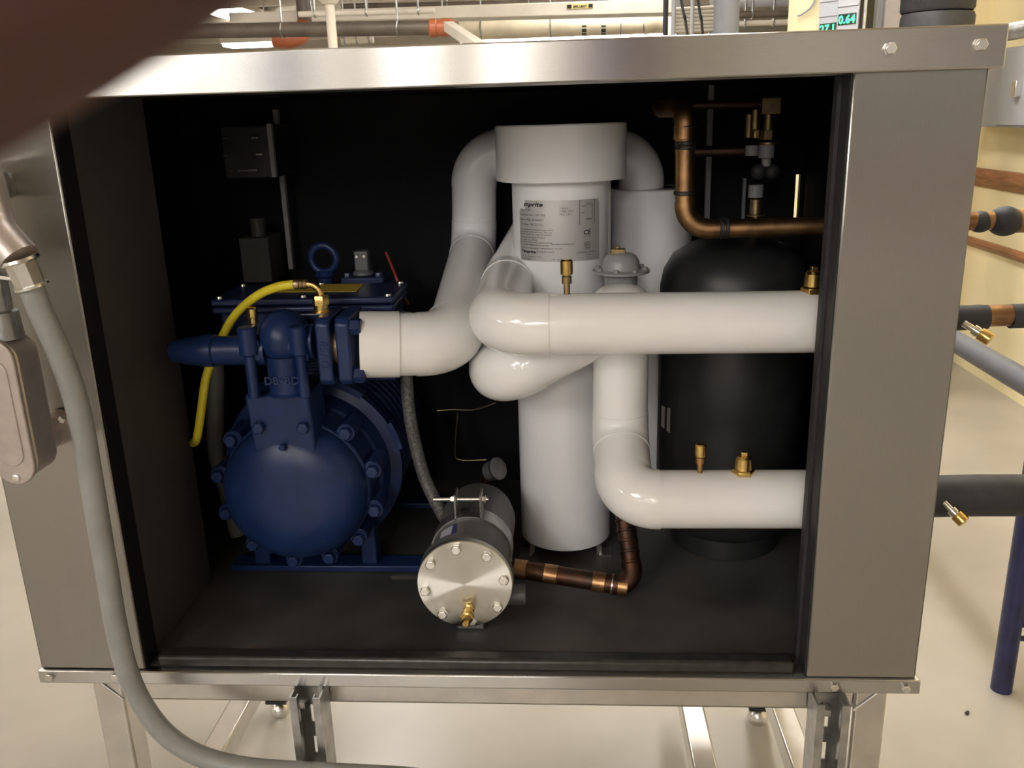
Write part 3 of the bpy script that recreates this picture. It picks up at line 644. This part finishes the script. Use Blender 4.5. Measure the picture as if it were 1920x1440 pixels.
MB().lathe((c.x-.0006, Yd-.012, c.z-.0012), (-.05, -1, -.1), [(0, .0085), (.006, .0088), (.010, .0085), (.011, .0066), (.020, .0062), (.023, .004)], 16).build('cap', BRASS, o)
yb = Yd+.085
bn = MB().lathe((DX, yb, DZ), (0, 1, 0), [(0, .0568), (0, .0588), (.030, .0588), (.030, .0568)], 56, cap=False).build('clamp_band', ZINC, fd)
tz = DZ+.057
for sx_, xx in ((-1, DX-.020), (1, DX+.016)):
    MB().box((xx-.0012, yb, tz-.006), (xx+.0012, yb+.030, tz+.034)).build('clamp_ear', ZINC, bn)
cb = MB().cyl((DX-.052, yb+.015, tz+.022), (DX+.026, yb+.015, tz+.022), .0032, n=12).build('clamp_bolt', CHROME, bn)
MB().hexa((DX-.021, yb+.015, tz+.022), (-1, 0, 0), .006, .007).hexa((DX+.017, yb+.015, tz+.022), (1, 0, 0), .006, .006).build('clamp_nut', CHROME, bn)
ua = [(DX+.0572*cos(a), Yd+.036+q, DZ+.0572*sin(a)) for q in (0, .034) for a in (radians(112), radians(122), radians(132))]
MB().add(ua, [(0, 1, 4, 3), (1, 2, 5, 4)]).build('label', mat('pale_blue_label', (.45, .47, .55), .5), fd)
ua = [(DX+.0574*cos(a), Yd+.036+q, DZ+.0574*sin(a)) for q in (0, .034) for a in (radians(106), radians(111))]
MB().add(ua, [(0, 1, 3, 2)]).build('label_stripe', mat('deep_blue_ink', (.03, .03, .22), .5), fd)
MB().box((DX-.02, .10, .001), (DX+.02, .22, DZ-.055)).build('saddle', ZINC, fd, .002)
c = P(972, 1118, .11)
MB().cyl((DX+.03, .115, c.z), (P(986, 1118, .115).x, .115, c.z), .0145).build('drain_stub', DGREY, fd)
# copper line from the drier
q0 = P(930, 1060, .215); q1 = P(1190, 1112, .190); q2 = P(1170, 960, .26)
q1.z = max(q1.z, .017)
cl2 = thing('copper_drier_line', q1, 'dark copper pipe from the filter drier turning upward beside the separator', 'pipe')
for kind, ps in split_run([q0, q1, q2], [.022], .006, 10): MB().tube(ps, .0140 if kind == 'straight' else .0152, 24).build('pipe' if kind == 'straight' else 'elbow', COPD, cl2)
dd = (q1-q0).normalized(); LL = (q1-q0).length
for f_, L, m, r in ((.18, .020, COPPER, .0152), (.40, .022, COPPER, .0148), (.745, .020, COPPER, .0152), (.84, .004, CHROME, .0165), (.915, .016, COPPER, .0153)):
    MB().lathe(q0+dd*LL*f_-dd*L/2, dd, [(0, .014), (.001, r), (L-.001, r), (L, .014)], 24).build('coupling', m, cl2)
de = (q2-q1).normalized()
for k in range(5): MB().lathe(q1+de*(.035+.016*k), de, [(0, .014), (.001, .0152), (.004, .0152), (.005, .014)], 20).build('brazed_joint', COPD, cl2)
# sight-glass stub behind
c = P(925, 880, .40)
sg2 = thing('sight_glass', (c.x, .40, 0), 'dim sight glass on a dark pipe behind the filter drier', 'sight glass')
MB().tube([(c.x-.012, .40, .001), (c.x-.012, .40, c.z-.02), (c.x-.006, .39, c.z)], .011, 16).build('pipe', COPD, sg2)
MB().lathe((c.x-.006, .39, c.z), (.7, -.5, .45), [(0, .016), (.018, .018), (.019, .012)], 20).build('body', DGREY, sg2)
MB().lathe(V((c.x-.006, .39, c.z))+V((.7, -.5, .45)).normalized()*.019, (.7, -.5, .45), [(0, .019), (.004, .019)], 24).build('rim', ZINC, sg2)
# wire bracket seen in the gap
wl = [P(858, 775, .5), P(853, 845, .5), P(862, 862, .5), P(912, 862, .5)]
tag(MB().tube(smoothpath(wl, 6), .0012, 8).build('wire_bracket', OLDB), 'thin bent brass-coloured capillary tube in the dark gap left of the separator', 'tube')
tag(MB().tube(smoothpath([P(820, 770, .48), P(850, 768, .48), P(890, 768, .47), P(930, 755, .46)], 6), .0014, 8).build('capillary_tube', OLDB), 'thin curved capillary tube just under the slanting white pipe', 'tube')

# ================================================================== conduit fittings on the left front panel
def capsule(c, w2, h2, y0, y1, n=10):
    c = V(c); pts = []
    for k in range(n+1): a = pi*k/n; pts.append((c.x+w2*cos(a), y0, c.z+h2-w2+w2*sin(a)))
    for k in range(n+1): a = pi+pi*k/n; pts.append((c.x+w2*cos(a), y0, c.z-h2+w2+w2*sin(a)))
    return MB().prism(pts, (0, y1-y0, 0))
c = P(37, 876, -.10)
b1c = V((c.x-.012, 0, c.z+.060))
cb1 = thing('conduit_fitting', (b1c.x, -.06, b1c.z-.08), 'cast aluminium conduit body with oval screwed cover low on the left panel', 'conduit body')
capsule(b1c, .0225, .082, -.085, -.040).build('body', CAST, cb1, .004)
cv = capsule(b1c, .0235, .085, -.092, -.0855).build('cover', CAST, cb1, .0015)
capsule(b1c, .0145, .062, -.0935, -.0915).build('raised_rib', CAST, cv, .001)
for sgn in (-1, 1): MB().lathe((b1c.x, -.092, b1c.z+sgn*.076), (0, -1, 0), [(0, .0048), (.002, .0045), (.003, .003)], 14).build('screw', CHROME, cv)
MB().lathe((b1c.x+.004, -.041, b1c.z-.045), (.12, 1, 0), [(0, .021), (.012, .020), (.014, .0165), (.024, .0165), (.024, .021), (.038, .021)], 24).build('hub', CAST, cb1)
MB().hexa((b1c.x+.026, -.030, b1c.z-.030), (.6, 0, .8), .0045, .006).build('set_screw', CHROME, cb1)
MB().lathe((b1c.x, -.062, b1c.z+.08), (0, 0, 1), [(0, .020), (.03, .018), (.032, .0135), (.16, .0135)], 24).build('rigid_nipple', ZINC, cb1)
c = P(8, 430, -.075)
cb2 = thing('conduit_elbow', (c.x, -.06, c.z-.03), 'cast conduit elbow above the flexible conduit at the left edge', 'conduit body')
b2c = V((c.x-.022, 0, c.z))
e0 = P(36, 486, -.075); e1 = P(54, 526, -.072); ed = (e1-e0).normalized()
MB().tube(smoothpath([(b2c.x-.01, -.055, b2c.z+.07), (b2c.x-.003, -.060, b2c.z+.03), b2c+V((.006, -.068, .0)), e0], 6), [.024]*7+[.0235]*6+[.022]*6, 28).build('body', CAST, cb2)
MB().lathe((b2c.x-.012, -.098, b2c.z-.030), (.1, 1, .1), [(0, .021), (.004, .022), (.03, .020)], 28).build('cover', CAST, cb2)
MB().lathe(e0-ed*.002, ed, [(0, .0205), (.003, .0215), (.005, .0205)], 24).build('lock_ring', CHROME, cb2)
MB().lathe(e0+ed*.003, ed, [(0, .0165), (.026, .0155)], 8).build('compression_nut', CHROME, cb2)
MB().lathe(e0+ed*.029, ed, [(0, .0185), (.0025, .0185)], 24).build('lock_ring', CHROME, cb2)
MB().cyl(e0+ed*.022-V((.016, .0, 0)), e0+ed*.020-V((.028, .004, -.001)), .003, n=10).build('set_screw', CHROME, cb2)
c = P(2, 352, -.03)
tag(MB().lathe((c.x-.030, -.028, c.z+.002), (1, .1, 0), [(0, .016), (.022, .016), (.023, .019), (.030, .019), (.032, .014)], 8).lathe((c.x-.014, -.028, c.z), (0, 1, 0), [(0, .014), (.028, .014)], 16).build('conduit_connector', ZINC), 'galvanized conduit connector at the left edge above the cast elbow', 'connector')
fc = [e0+ed*.031, P(72, 575, -.070), P(104, 645, -.066), P(133, 720, -.062), P(154, 800, -.060), P(168, 880, -.058), P(183, 970, -.057), P(200, 1070, -.056), P(217, 1170, -.055), P(236, 1250, -.055), P(262, 1312, -.054), P(300, 1366, -.053), P(345, 1402, -.052), P(400, 1426, -.050), P(470, 1440, -.048), P(560, 1447, -.046), P(660, 1452, -.046), P(800, 1462, -.046), P(960, 1490, -.046)]
fl = thing('flexible_conduit', fc[-1], 'grey liquid-tight flexible conduit sweeping down the left panel and under the cabinet', 'conduit')
MB().tube(smoothpath(fc, 8), .0132, 24).build('sheath', FLEX, fl)

# ================================================================== pipes leaving the right side
ol = thing('insulated_suction_line', (1.16, .118, z2), 'black insulated pipe with bare copper band leaving the upper right of the cabinet', 'pipe')
zo = P(1850, 596, .118).z
MB().tube([(1.10, .118, zo), (1.42, .118, zo+.006), (2.58, .118, zo+.02)], .0135, 20).build('copper_pipe', COPPER, ol)
for a, b in ((1.152, P(1851, 596, .118).x), (P(1893, 596, .118).x, 2.55)):
    MB().tube([(a+(b-a)*k/8, .118+.0006*sin(k*2), zo+(a+(b-a)*k/8-1.42)*.018+.0045) for k in range(9)], [.0150]+[.0158+.0004*sin(k) for k in range(7)]+[.0150], 20).build('foam_sleeve', FOAM, ol)
schrader(P(1807, 606, .09), P(1845, 630, .075)-P(1807, 606, .09), ol, .036, 1.0, stem=CHROME)
zo = P(1860, 930, .118).z
dl = thing('insulated_liquid_line', (1.16, .118, z4), 'thick black foam insulated pipe leaving the lower right of the cabinet', 'pipe')
MB().tube(smoothpath([(1.135, .118, zo-.002), (1.20, .118, zo), (1.27, .118, zo+.001), (1.40, .125, zo-.004), (1.6, .135, zo-.02), (2.55, .15, zo-.08)], 6), .0275, 28).build('foam_sleeve', FOAM, dl)
schrader(P(1770, 942, .092), P(1803, 975, .075)-P(1770, 942, .092), dl, .034, 1.0, stem=CHROME)
co = thing('copper_outlet_line', (1.16, Yc, .53), 'copper pipe with two bulbous black foam lumps outside the right panel', 'pipe')
zk = P(1870, 415, Yc).z
MB().tube([(1.12, Yc, zk), (2.58, Yc, zk+.01)], .0125, 20).build('copper_pipe', COPPER, co)
for px, r in ((1838, .0145), (1884, .0200)):
    c = P(px, 415, Yc); MB().ball((c.x, Yc, zk), r, 24, 14, (1.15, 1, 1)).build('foam_lump', FOAM, co)
MB().lathe((P(1904, 415, Yc).x, Yc, zk), (1, 0, 0), [(0, .014), (.002, .016), (.05, .016), (.052, .014)], 24).build('coupling', COPPER, co)
ga, gb = P(1790, 638, 1.15), P(1925, 712, .55)
gp = V(((ga.x+gb.x)/2, 0, 0))
gpx = P(1860, 680, .85)
tag(MB().tube(smoothpath([(gpx.x, .26, ZF+.001), (gpx.x, .26, gpx.z-.14), (gpx.x, .29, gpx.z-.04), (gpx.x, .40, gpx.z), (gpx.x, .8, gpx.z), (gpx.x, 3.38, gpx.z)], 8), .024, 24).build('grey_pipe', mat('grey_foam_pipe', (.105, .105, .115), .55)), 'smooth grey insulated pipe running away behind the black pipe on the right', 'pipe')
# navy stand leg
bf = PZ(1877, 1292, ZF)
nl = thing('pipe_stand', (bf.x, bf.y, ZF), 'navy blue steel post with side pegs at the right edge of the floor', 'stand')
MB().cyl((bf.x, bf.y, ZF), (bf.x, bf.y, .50), .0215, n=28).build('post', NAVY, nl)
for py in (1168, 1197):
    z = P(1900, py, bf.y).z; MB().cyl((bf.x+.015, bf.y, z), (bf.x+.30, bf.y, z), .006 if py > 1180 else .010, n=12).build('peg', NAVY, nl)
MB().cyl((bf.x+.30, bf.y, ZF), (bf.x+.30, bf.y, .50), .0215, n=24).build('post', NAVY, nl)
MB().box((bf.x-.03, bf.y-.03, .50), (bf.x+.33, bf.y+.03, .53)).build('top_bar', NAVY, nl, .003)
# conduit from the cabinet's top right corner
a = P(1870, 64, .30)
cp = thing('rigid_conduit', a, 'thin steel conduit with coupling behind the top right corner of the cabinet', 'conduit')
cc0 = P(1892, 60, .9)
MB().cyl((cc0.x, .15, cc0.z), (cc0.x, YB-.001, cc0.z), .0165, n=20).build('tube', ZINC, cp)
MB().cyl((cc0.x, .68, cc0.z), (cc0.x, .80, cc0.z), .021, n=20).build('coupling', ZINC, cp)
MB().hexa((cc0.x, .73, cc0.z-.019), (0, 0, -1), .006, .022).build('set_screw', CHROME, cp)
for y_ in (.3, 1.8): MB().cyl((cc0.x, y_, cc0.z), (cc0.x, y_, ZC), .005, n=8).build('hanger_rod', ZINC, cp)

# ================================================================== right wall things
ep0 = PX(1872, 97, XR); ep1 = PX(1862, 236, XR)
ep = thing('electrical_panel', (XR-.06, ep0.y-.3, ep1.z), 'grey enamel electrical panel on the yellow side wall', 'electrical panel')
yE = max(ep0.y, ep1.y)
MB().box((XR-.10, yE-.95, ep1.z), (XR-.001, yE, ep0.z)).build('enclosure', STEELC, ep, .003)
MB().box((XR-.108, yE-.90, ep1.z+.01), (XR-.1005, yE-.30, ep0.z-.01)).build('door', STEELC, ep, .002)
c = PX(1912, 166, XR-.11); MB().box((XR-.135, c.y-.015, c.z-.03), (XR-.108, c.y+.015, c.z+.03)).build('latch', CHROME, ep, .003)
for i, (pa, pb, lb_) in enumerate(((315, 352, 'upper reddish wooden rail along the yellow side wall'), (446, 466, 'lower reddish wooden rail along the yellow side wall'))):
    za = PX(1843 if i == 0 else 1832, pa, XR).z; zb_ = PX(1843 if i == 0 else 1832, pb, XR).z
    t = thing('wall_rail', (XR-.01, 0, zb_), lb_, 'rail')
    MB().prism([(XR-.001, YN+.1, zb_), (XR-.016, YN+.1, zb_+.2*(za-zb_)), (XR-.028, YN+.1, zb_+.45*(za-zb_)), (XR-.028, YN+.1, zb_+.7*(za-zb_)), (XR-.015, YN+.1, za), (XR-.001, YN+.1, za)], (0, YB-YN-.15, 0)).build('moulding', WOOD, t, .003)
# back wall: controllers, panel, pipe
def controller(px, wpx, digits, label):
    YY = 3.28 if px < 1570 else 3.1; c = P(px, 30, YY); t = thing('controller', (c.x, YY, c.z-.35), label, 'controller', 'wall controllers')
    ang = radians(-48); M = Matrix.Translation((c.x, YY, c.z)) @ Matrix.Rotation(ang, 4, 'Z')
    MB().box((-.050, 0, -.5), (.050, .11, .35), M).build('housing', TANK, t, .004)
    MB().box((-.050, -.012, -.5), (.050, -.0005, .35), M).build('face', STEELC, t, .004)
    zd = c.z
    nrm = M.to_3x3() @ V((0, -1, 0)); ux = M.to_3x3() @ V((1, 0, 0))
    return t, M, ux, nrm, c
for px, dg, pyd, lb_ in ((1557, '27.1', 47, 'left black wall controller with grey face and green digits above the cabinet'), (1592, '0.64', 36, 'right black wall controller with grey face and green digits above the cabinet')):
    t, M, ux, nrm, c = controller(px, 28, dg, lb_)
    zc_ = P(px, pyd, 3.1).z
    o = M @ V((0, -.0125, 0)); o.z = zc_
    MB().box((-.042, -.0145, zc_-c.z-.022), (.042, -.0122, zc_-c.z+.022), M).build('display', LCD, t, .001)
    mb = MB(); flat_text(mb, dg, .045, o+nrm*.003-V((0, 0, .016)), ux, (0, 0, 1), align='CENTER', bold=.001); mb.build('digits', GREEN, t)
    for k in range(2): MB().box((-.048, -.016, zc_-c.z+.05+.06*k), (.048, -.0125, zc_-c.z+.056+.06*k), M).build('ridge', STEELC, t, .001)
a, b = P(1660, 20, YB-.06), P(1697, 20, YB-.06)
wp = thing('wall_panel', ((a.x+b.x)/2, YB-.03, a.z-.5), 'pale pinkish-grey narrow panel on the back wall beside the black pipe', 'panel')
MB().box((a.x, YB-.06, ZF+.11), (b.x, YB-.001, a.z+.8)).build('cover', mat('pale_panel', (.55, .49, .46), .5), wp, .004)
MB().box((a.x-.03, YB-.04, ZF+.11), (a.x-.001, YB-.001, a.z+.8)).build('side_strip', STEELC, wp, .003)
c = P(1757, 20, 2.9)
bp_ = thing('insulated_riser', (c.x, 2.9, ZF), 'thick black insulated riser pipe in front of the yellow corner', 'pipe')
for k in range(9):
    z0 = ZF+.32*k-.02; MB().lathe((c.x, 2.9, max(z0, ZF)), (.012*sin(k*2), 0, 1), [(0, .132), (.01, .138), (.30, .138), (.315, .132)], 32).build('foam_wrap', FOAM, bp_)
wy = [P(1533, -20, YB-.02), P(1523, 10, YB-.02), P(1505, 26, YB-.02), P(1495, 30, YB-.02)]
tag(MB().tube(smoothpath(wy, 6), .004, 8).build('loose_wire', GREYP), 'thin loose wire hanging on the pale wall above the cabinet', 'wire')

# ================================================================== overhead services seen above the cabinet
def hpipe(name, label, pxa, pya, pxb, pyb, Y, hpx, m, cat='pipe', ext=0):
    a = P(pxa, pya, Y); b = P(pxb, pyb, Y); z = (a.z+b.z)/2; r = hpx/2/F*(Y+.98)
    t = thing(name, (a.x, Y, z), label, cat); MB().cyl((a.x, Y, a.z), (b.x, Y, b.z), r, n=24).build('pipe', m, t)
    for q in (.12, .5, .88):
        x = a.x+(b.x-a.x)*q; zz = a.z+(b.z-a.z)*q; MB().cyl((x, Y, zz), (x, Y, ZC), .007, n=8).build('hanger_rod', ZINC, t)
        MB().torus((x, Y, zz), (1, 0, 0), r+.003, .005, 20, 6).build('hanger_ring', ZINC, t)
    return t, r
# white vertical pole
c = P(621, 45, 3.2)
vp = thing('white_pole', (c.x, 3.2, ZF), 'slim white pipe rising from floor to ceiling behind the cabinet', 'pole')
MB().cyl((c.x, 3.2, ZF), (c.x, 3.2, ZC), .021).build('pole', PAINTW, vp); MB().cyl((c.x, 3.2, ZF), (c.x, 3.2, ZF+.012), .06).build('base_plate', PAINTW, vp)
MB().lathe((c.x, 3.2, P(620, 8, 3.2).z), (0, 0, 1), [(0, .03), (.06, .085), (.10, .085)], 24).build('collar', PAINTW, vp)
t, r = hpipe('brown_pipe', 'brown steel pipe running level under the ceiling at upper left', 250, 60, 815, 52, 5.2, 25, BROWNP)
c = P(830, 52, 5.2); brown_ = t; MB().lathe((c.x-.09, 5.2, c.z), (1, 0, 0), [(0, r), (.01, r*1.25), (.05, r*1.25), (.055, r*1.1), (.10, r*1.25), (.15, r*1.15), (.18, r*.7)], 24).build('red_coupling', RUST, t)
c = P(540, 76, 5.6)
t2 = thing('oxide_elbow', c, 'orange-red pipe elbow under the brown overhead pipe', 'pipe fitting')
MB().tube(smoothpath([(c.x-.10, 5.6, c.z+.01), (c.x, 5.6, c.z), (c.x+.09, 5.62, c.z+.03), (c.x+.12, 5.65, c.z+.12)], 6), .055, 20).build('elbow', RUST, t2)
MB().cyl((c.x+.12, 5.65, c.z+.10), (c.x+.12, 5.65, ZC), .05).build('riser', BROWNP, t2)
t, r = hpipe('canvas_wrapped_duct', 'wide cream canvas wrapped pipe with dark marker bands under the ceiling', 862, 58, 1205, 46, 6.5, 31, CANVAS)
for px in (1095, 1131):
    c = P(px, 49, 6.5)
    for k, (aa, ab) in enumerate(((200, 222), (228, 248), (180, 190))):
        mb = MB(); n = 4; vs = []
        for q in (-.018, .018):
            for i in range(n+1): a_ = radians(aa+(ab-aa)*i/n); vs.append((c.x+q, 6.5+(r+.003)*cos(a_), c.z+(r+.003)*sin(a_)))
        mb.add(vs, [(i, i+1, n+2+i, n+1+i) for i in range(n)]).build('marker_band', mat('dark_green_ink', (.03, .05, .035), .6), t)
a = P(1205, 46, 6.5)
MB().tube(smoothpath([(a.x, 6.5, a.z), (a.x+.12, 6.5, a.z+.02), (a.x+.24, 6.45, a.z-.03), (a.x+.26, 6.3, a.z-.14)], 6), r*1.12, 20).build('wrapped_elbow', CANVAS, t)
# painted beam with pipe-contents label
ba, bb = P(800, 14, 6.0), P(1250, 12, 6.0)
bm_ = thing('painted_trunking', ba, 'cream painted overhead trunking with a yellow pipe label', 'trunking')
h0 = 11/F*7
MB().prism([(ba.x-1.5, 6.0, ba.z-h0*1.2), (bb.x+.1, 6.0, bb.z-h0), (bb.x+.1, 6.0, bb.z+h0*1.1), (ba.x-1.5, 6.0, ba.z+h0*.4)], (0, .25, 0)).build('trunk', PAINTW, bm_, .006)
for q in (-.9, .1, 1.4): MB().cyl((ba.x+q, 6.12, ba.z), (ba.x+q, 6.12, ZC), .008, n=8).build('hanger_rod', ZINC, bm_)
l0, l1 = P(1063, 17, 5.995), P(1112, 6, 5.995)
lbp = MB().box((l0.x, 5.994, l0.z), (l1.x, 5.999, l1.z)).build('pipe_label', mat('label_yellow', (.75, .60, .22), .5), bm_)
mb = MB(); flat_text(mb, 'EFFLUENT', .022, ((l0.x+l1.x)/2, 5.992, l0.z+.006), (1, 0, 0), (0, 0, 1), align='CENTER', bold=.0008)
for xx in (l0.x+.002, l1.x-.034):
    for zz in (l0.z+.004, l1.z-.018): mb.box((xx, 5.9915, zz), (xx+.032, 5.993, zz+.014))
mb.build('label_print', INK, lbp, smooth=0)
# roof joists and slim pipes
for k, (y, hh) in enumerate(((7.6, .16), (9.2, .18), (10.8, .18), (12.4, .18), (14.0, .18), (15.6, .18))):
    tag(MB().box((XL+.1, y, ZC-hh), (8.9, y+.10, ZC-.001)).build('ceiling_joist', PAINTW, None, .004), ['nearest', 'second nearest', 'third', 'fourth', 'second farthest', 'farthest'][k]+' cream painted joist running across under the far ceiling', 'joist', 'far ceiling joists')
for k, (px0, py0, px1, py1, Y, hp, m, lbl) in enumerate(((640, 12, 1040, 4, 7.0, 9, BROWNP, 'thin dark pipe high across the top behind the white pole'), (560, 27, 815, 20, 5.5, 10, PAINTW, 'slim cream pipe just above the brown overhead pipe'), (640, 76, 700, 73, 6.6, 14, PAINTW, 'short bulky white pipe joint under the brown overhead pipe'), (1385, 28, 1600, 22, 4.6, 12, BROWNP, 'brown bar crossing behind the grey riser at upper right'), (1380, 45, 1520, 40, 4.9, 9, PAINTW, 'slim white pipe just below the brown bar at upper right'), (1380, 8, 1520, 4, 5.4, 12, STEELC, 'grey pipe across the top right of the grey riser'))):
    hpipe('overhead_pipe', lbl, px0, py0, px1, py1, Y, hp, m)
da = P(842, 50, 5.13); db = P(905, 92, 4.5); da = da - (db-da)*.02
MB().prism([da+V((-.03, 0, -.03)), da+V((.03, 0, -.03)), da+V((.03, 0, .03)), da+V((-.03, 0, .03))], db-da).build('diagonal_brace', PAINTW, brown_)
# risers right of centre
for k, (px, wpx, Y, m, lbl) in enumerate(((1248, 9, 4.0, FOAM, 'slim black riser pipe at the end of the canvas wrapped pipe'), (1263, 8, 4.0, STEELC, 'slim light grey riser pipe beside the slim black riser'), (1298, 7, 3.8, STEELC, 'slim grey riser pipe left of the thick grey riser'), (1362, 44, 3.0, mat('grey_riser_paint', (.16, .16, .17), .5), 'thick dark grey riser pipe standing behind the cabinet'))):
    c = P(px, 30, Y); r = wpx/2/F*(Y+.98); t = thing('riser_pipe', (c.x, Y, ZF), lbl, 'pipe')
    MB().cyl((c.x, Y, ZF), (c.x, Y, ZC), r, n=24).build('pipe', m, t)
    MB().cyl((c.x, Y, ZF), (c.x, Y, ZF+.02), r*1.5, n=24).build('floor_collar', m, t)
for k, (pa, pb, lbl) in enumerate((((1276, -5), (1289, 65), 'slack black cable left of the slim grey riser'), ((1308, -5), (1318, 65), 'slack black cable right of the slim grey riser'))):
    a = P(*pa, 3.7); b = P(*pb, 3.7); tag(MB().tube(smoothpath([a+(a-b)*((ZC-a.z)/(a.z-b.z)), a, (a+b)/2+V((.004, 0, 0)), b, b+(b-a)*1.5], 8), .0065, 10).build('cable', FOAM), lbl, 'cable')
rk = P(1300, 40, 5.5)
rack = thing('conduit_rack', (rk.x, 5.5, rk.z-.2), 'stack of white conduits on a rack behind the slim risers', 'conduit rack')
for k in range(7): z = P(1300, 16+7*k, 5.5).z; MB().cyl((P(1262, 30, 5.5).x, 5.5, z), (P(1345, 30, 5.5).x, 5.5, z+.004), .011, n=12).build('conduit', PAINTW, rack)
for q in (1272, 1334): x = P(q, 30, 5.5).x; MB().box((x-.012, 5.515, P(1300, 66, 5.5).z), (x+.012, 5.535, ZC)).build('upright', ZINC, rack)
# far lights
def far_light(px, py, L, Wd, along, lbl, Z=2.16): return fixture(PZ(px, py, Z), along, L, Wd, lbl)
far_light(472, 34, 2.6, .55, 'y', 'bright fluorescent fixture glaring beside the fingertip')
c = P(470, 82, 9.0); fixture((c.x, 9.0, c.z), 'x', .52, .30, 'low bright fluorescent fixture just above the cabinet top at left')
c = P(1060, 72, 9.5); fixture((c.x, 9.5, c.z), 'x', 2.3, .35, 'long fluorescent fixture glowing under the canvas wrapped pipe')
c = P(672, 72, 8.5); fixture((c.x, 8.5, c.z), 'x', .14, .25, 'small glowing fixture end beneath the brown overhead pipe')
far_light(900, 52, 1.25, .22, 'y', 'far fluorescent fixture partly hidden by overhead pipes')
far_light(1180, 60, 1.25, .22, 'y', 'farther fluorescent fixture partly hidden by overhead pipes')

# small dark chips on the floor
for px, py, lbl in ((1496, 1393, 'small dark chip on the floor beside the right strut channel'), (427, 1329, 'small dark chip on the floor left of the left stretcher'), (1811, 1341, 'small dark chip on the open floor at lower right')):
    q = PZ(px, py, ZF); tag(MB().lathe((q.x, q.y, ZF+.0035), (.7, .7, 0), [(0, .002), (.002, .004), (.009, .0035), (.012, .0015)], 7).build('floor_chip', FOAM), lbl, 'debris')
# ================================================================== the photographer's hand at the lens
def L3(r_, u_, f_): return CAM + cr*r_ + cu*u_ + cf*f_
hand_pts = {
 'fore': ((-.190, -.270, -.080), .036), 'wrist': ((-.128, -.125, -.030), .027),
 'palm': ((-.100, -.062, -.004), .030), 'pk': ((-.094, -.030, .012), .026),
 'i0': ((-.078, -.012, .030), .0105), 'i1': ((-.0478, .0056, .037), .0092), 'i2': ((-.0204, .0188, .0355), .0083), 'i3': ((-.0040, .0276, .0335), .0070),
 'm0': ((-.088, -.028, .036), .0105), 'm1': ((-.066, -.026, .056), .0094), 'm2': ((-.050, -.033, .052), .0085), 'm3': ((-.046, -.037, .038), .0072),
 'r0': ((-.096, -.046, .034), .0100), 'r1': ((-.074, -.047, .054), .0090), 'r2': ((-.058, -.053, .049), .0082), 'r3': ((-.055, -.056, .036), .0070),
 'l0': ((-.103, -.064, .028), .0090), 'l1': ((-.084, -.068, .044), .0078), 'l2': ((-.071, -.072, .040), .0070), 'l3': ((-.068, -.074, .030), .0062),
 't0': ((-.078, -.078, -.020), .0125), 't1': ((-.056, -.062, -.034), .0105), 't2': ((-.040, -.046, -.036), .0088)}
links = [('fore', 'wrist'), ('wrist', 'palm'), ('palm', 'pk'), ('pk', 'i0'), ('i0', 'i1'), ('i1', 'i2'), ('i2', 'i3'), ('pk', 'm0'), ('m0', 'm1'), ('m1', 'm2'), ('m2', 'm3'), ('palm', 'r0'), ('r0', 'r1'), ('r1', 'r2'), ('r2', 'r3'), ('palm', 'l0'), ('l0', 'l1'), ('l1', 'l2'), ('l2', 'l3'), ('wrist', 't0'), ('t0', 't1'), ('t1', 't2')]
ks = list(hand_pts); me = bpy.data.meshes.new('person')
me.from_pydata([L3(*hand_pts[k][0]) for k in ks], [(ks.index(a), ks.index(b)) for a, b in links], [])
hd = bpy.data.objects.new('person', me); COL.objects.link(hd); me.materials.append(SKIN)
sk = hd.modifiers.new('skin', 'SKIN'); sk.use_smooth_shade = True
for i, k in enumerate(ks):
    sv_ = me.skin_vertices[0].data[i]; sv_.radius = (hand_pts[k][1],)*2; sv_.use_root = (k == 'wrist')
ss = hd.modifiers.new('subsurf', 'SUBSURF'); ss.levels = 2; ss.render_levels = 2
tag(hd, "photographer's bare hand with a blurred fingertip across the upper left of the lens", 'person')
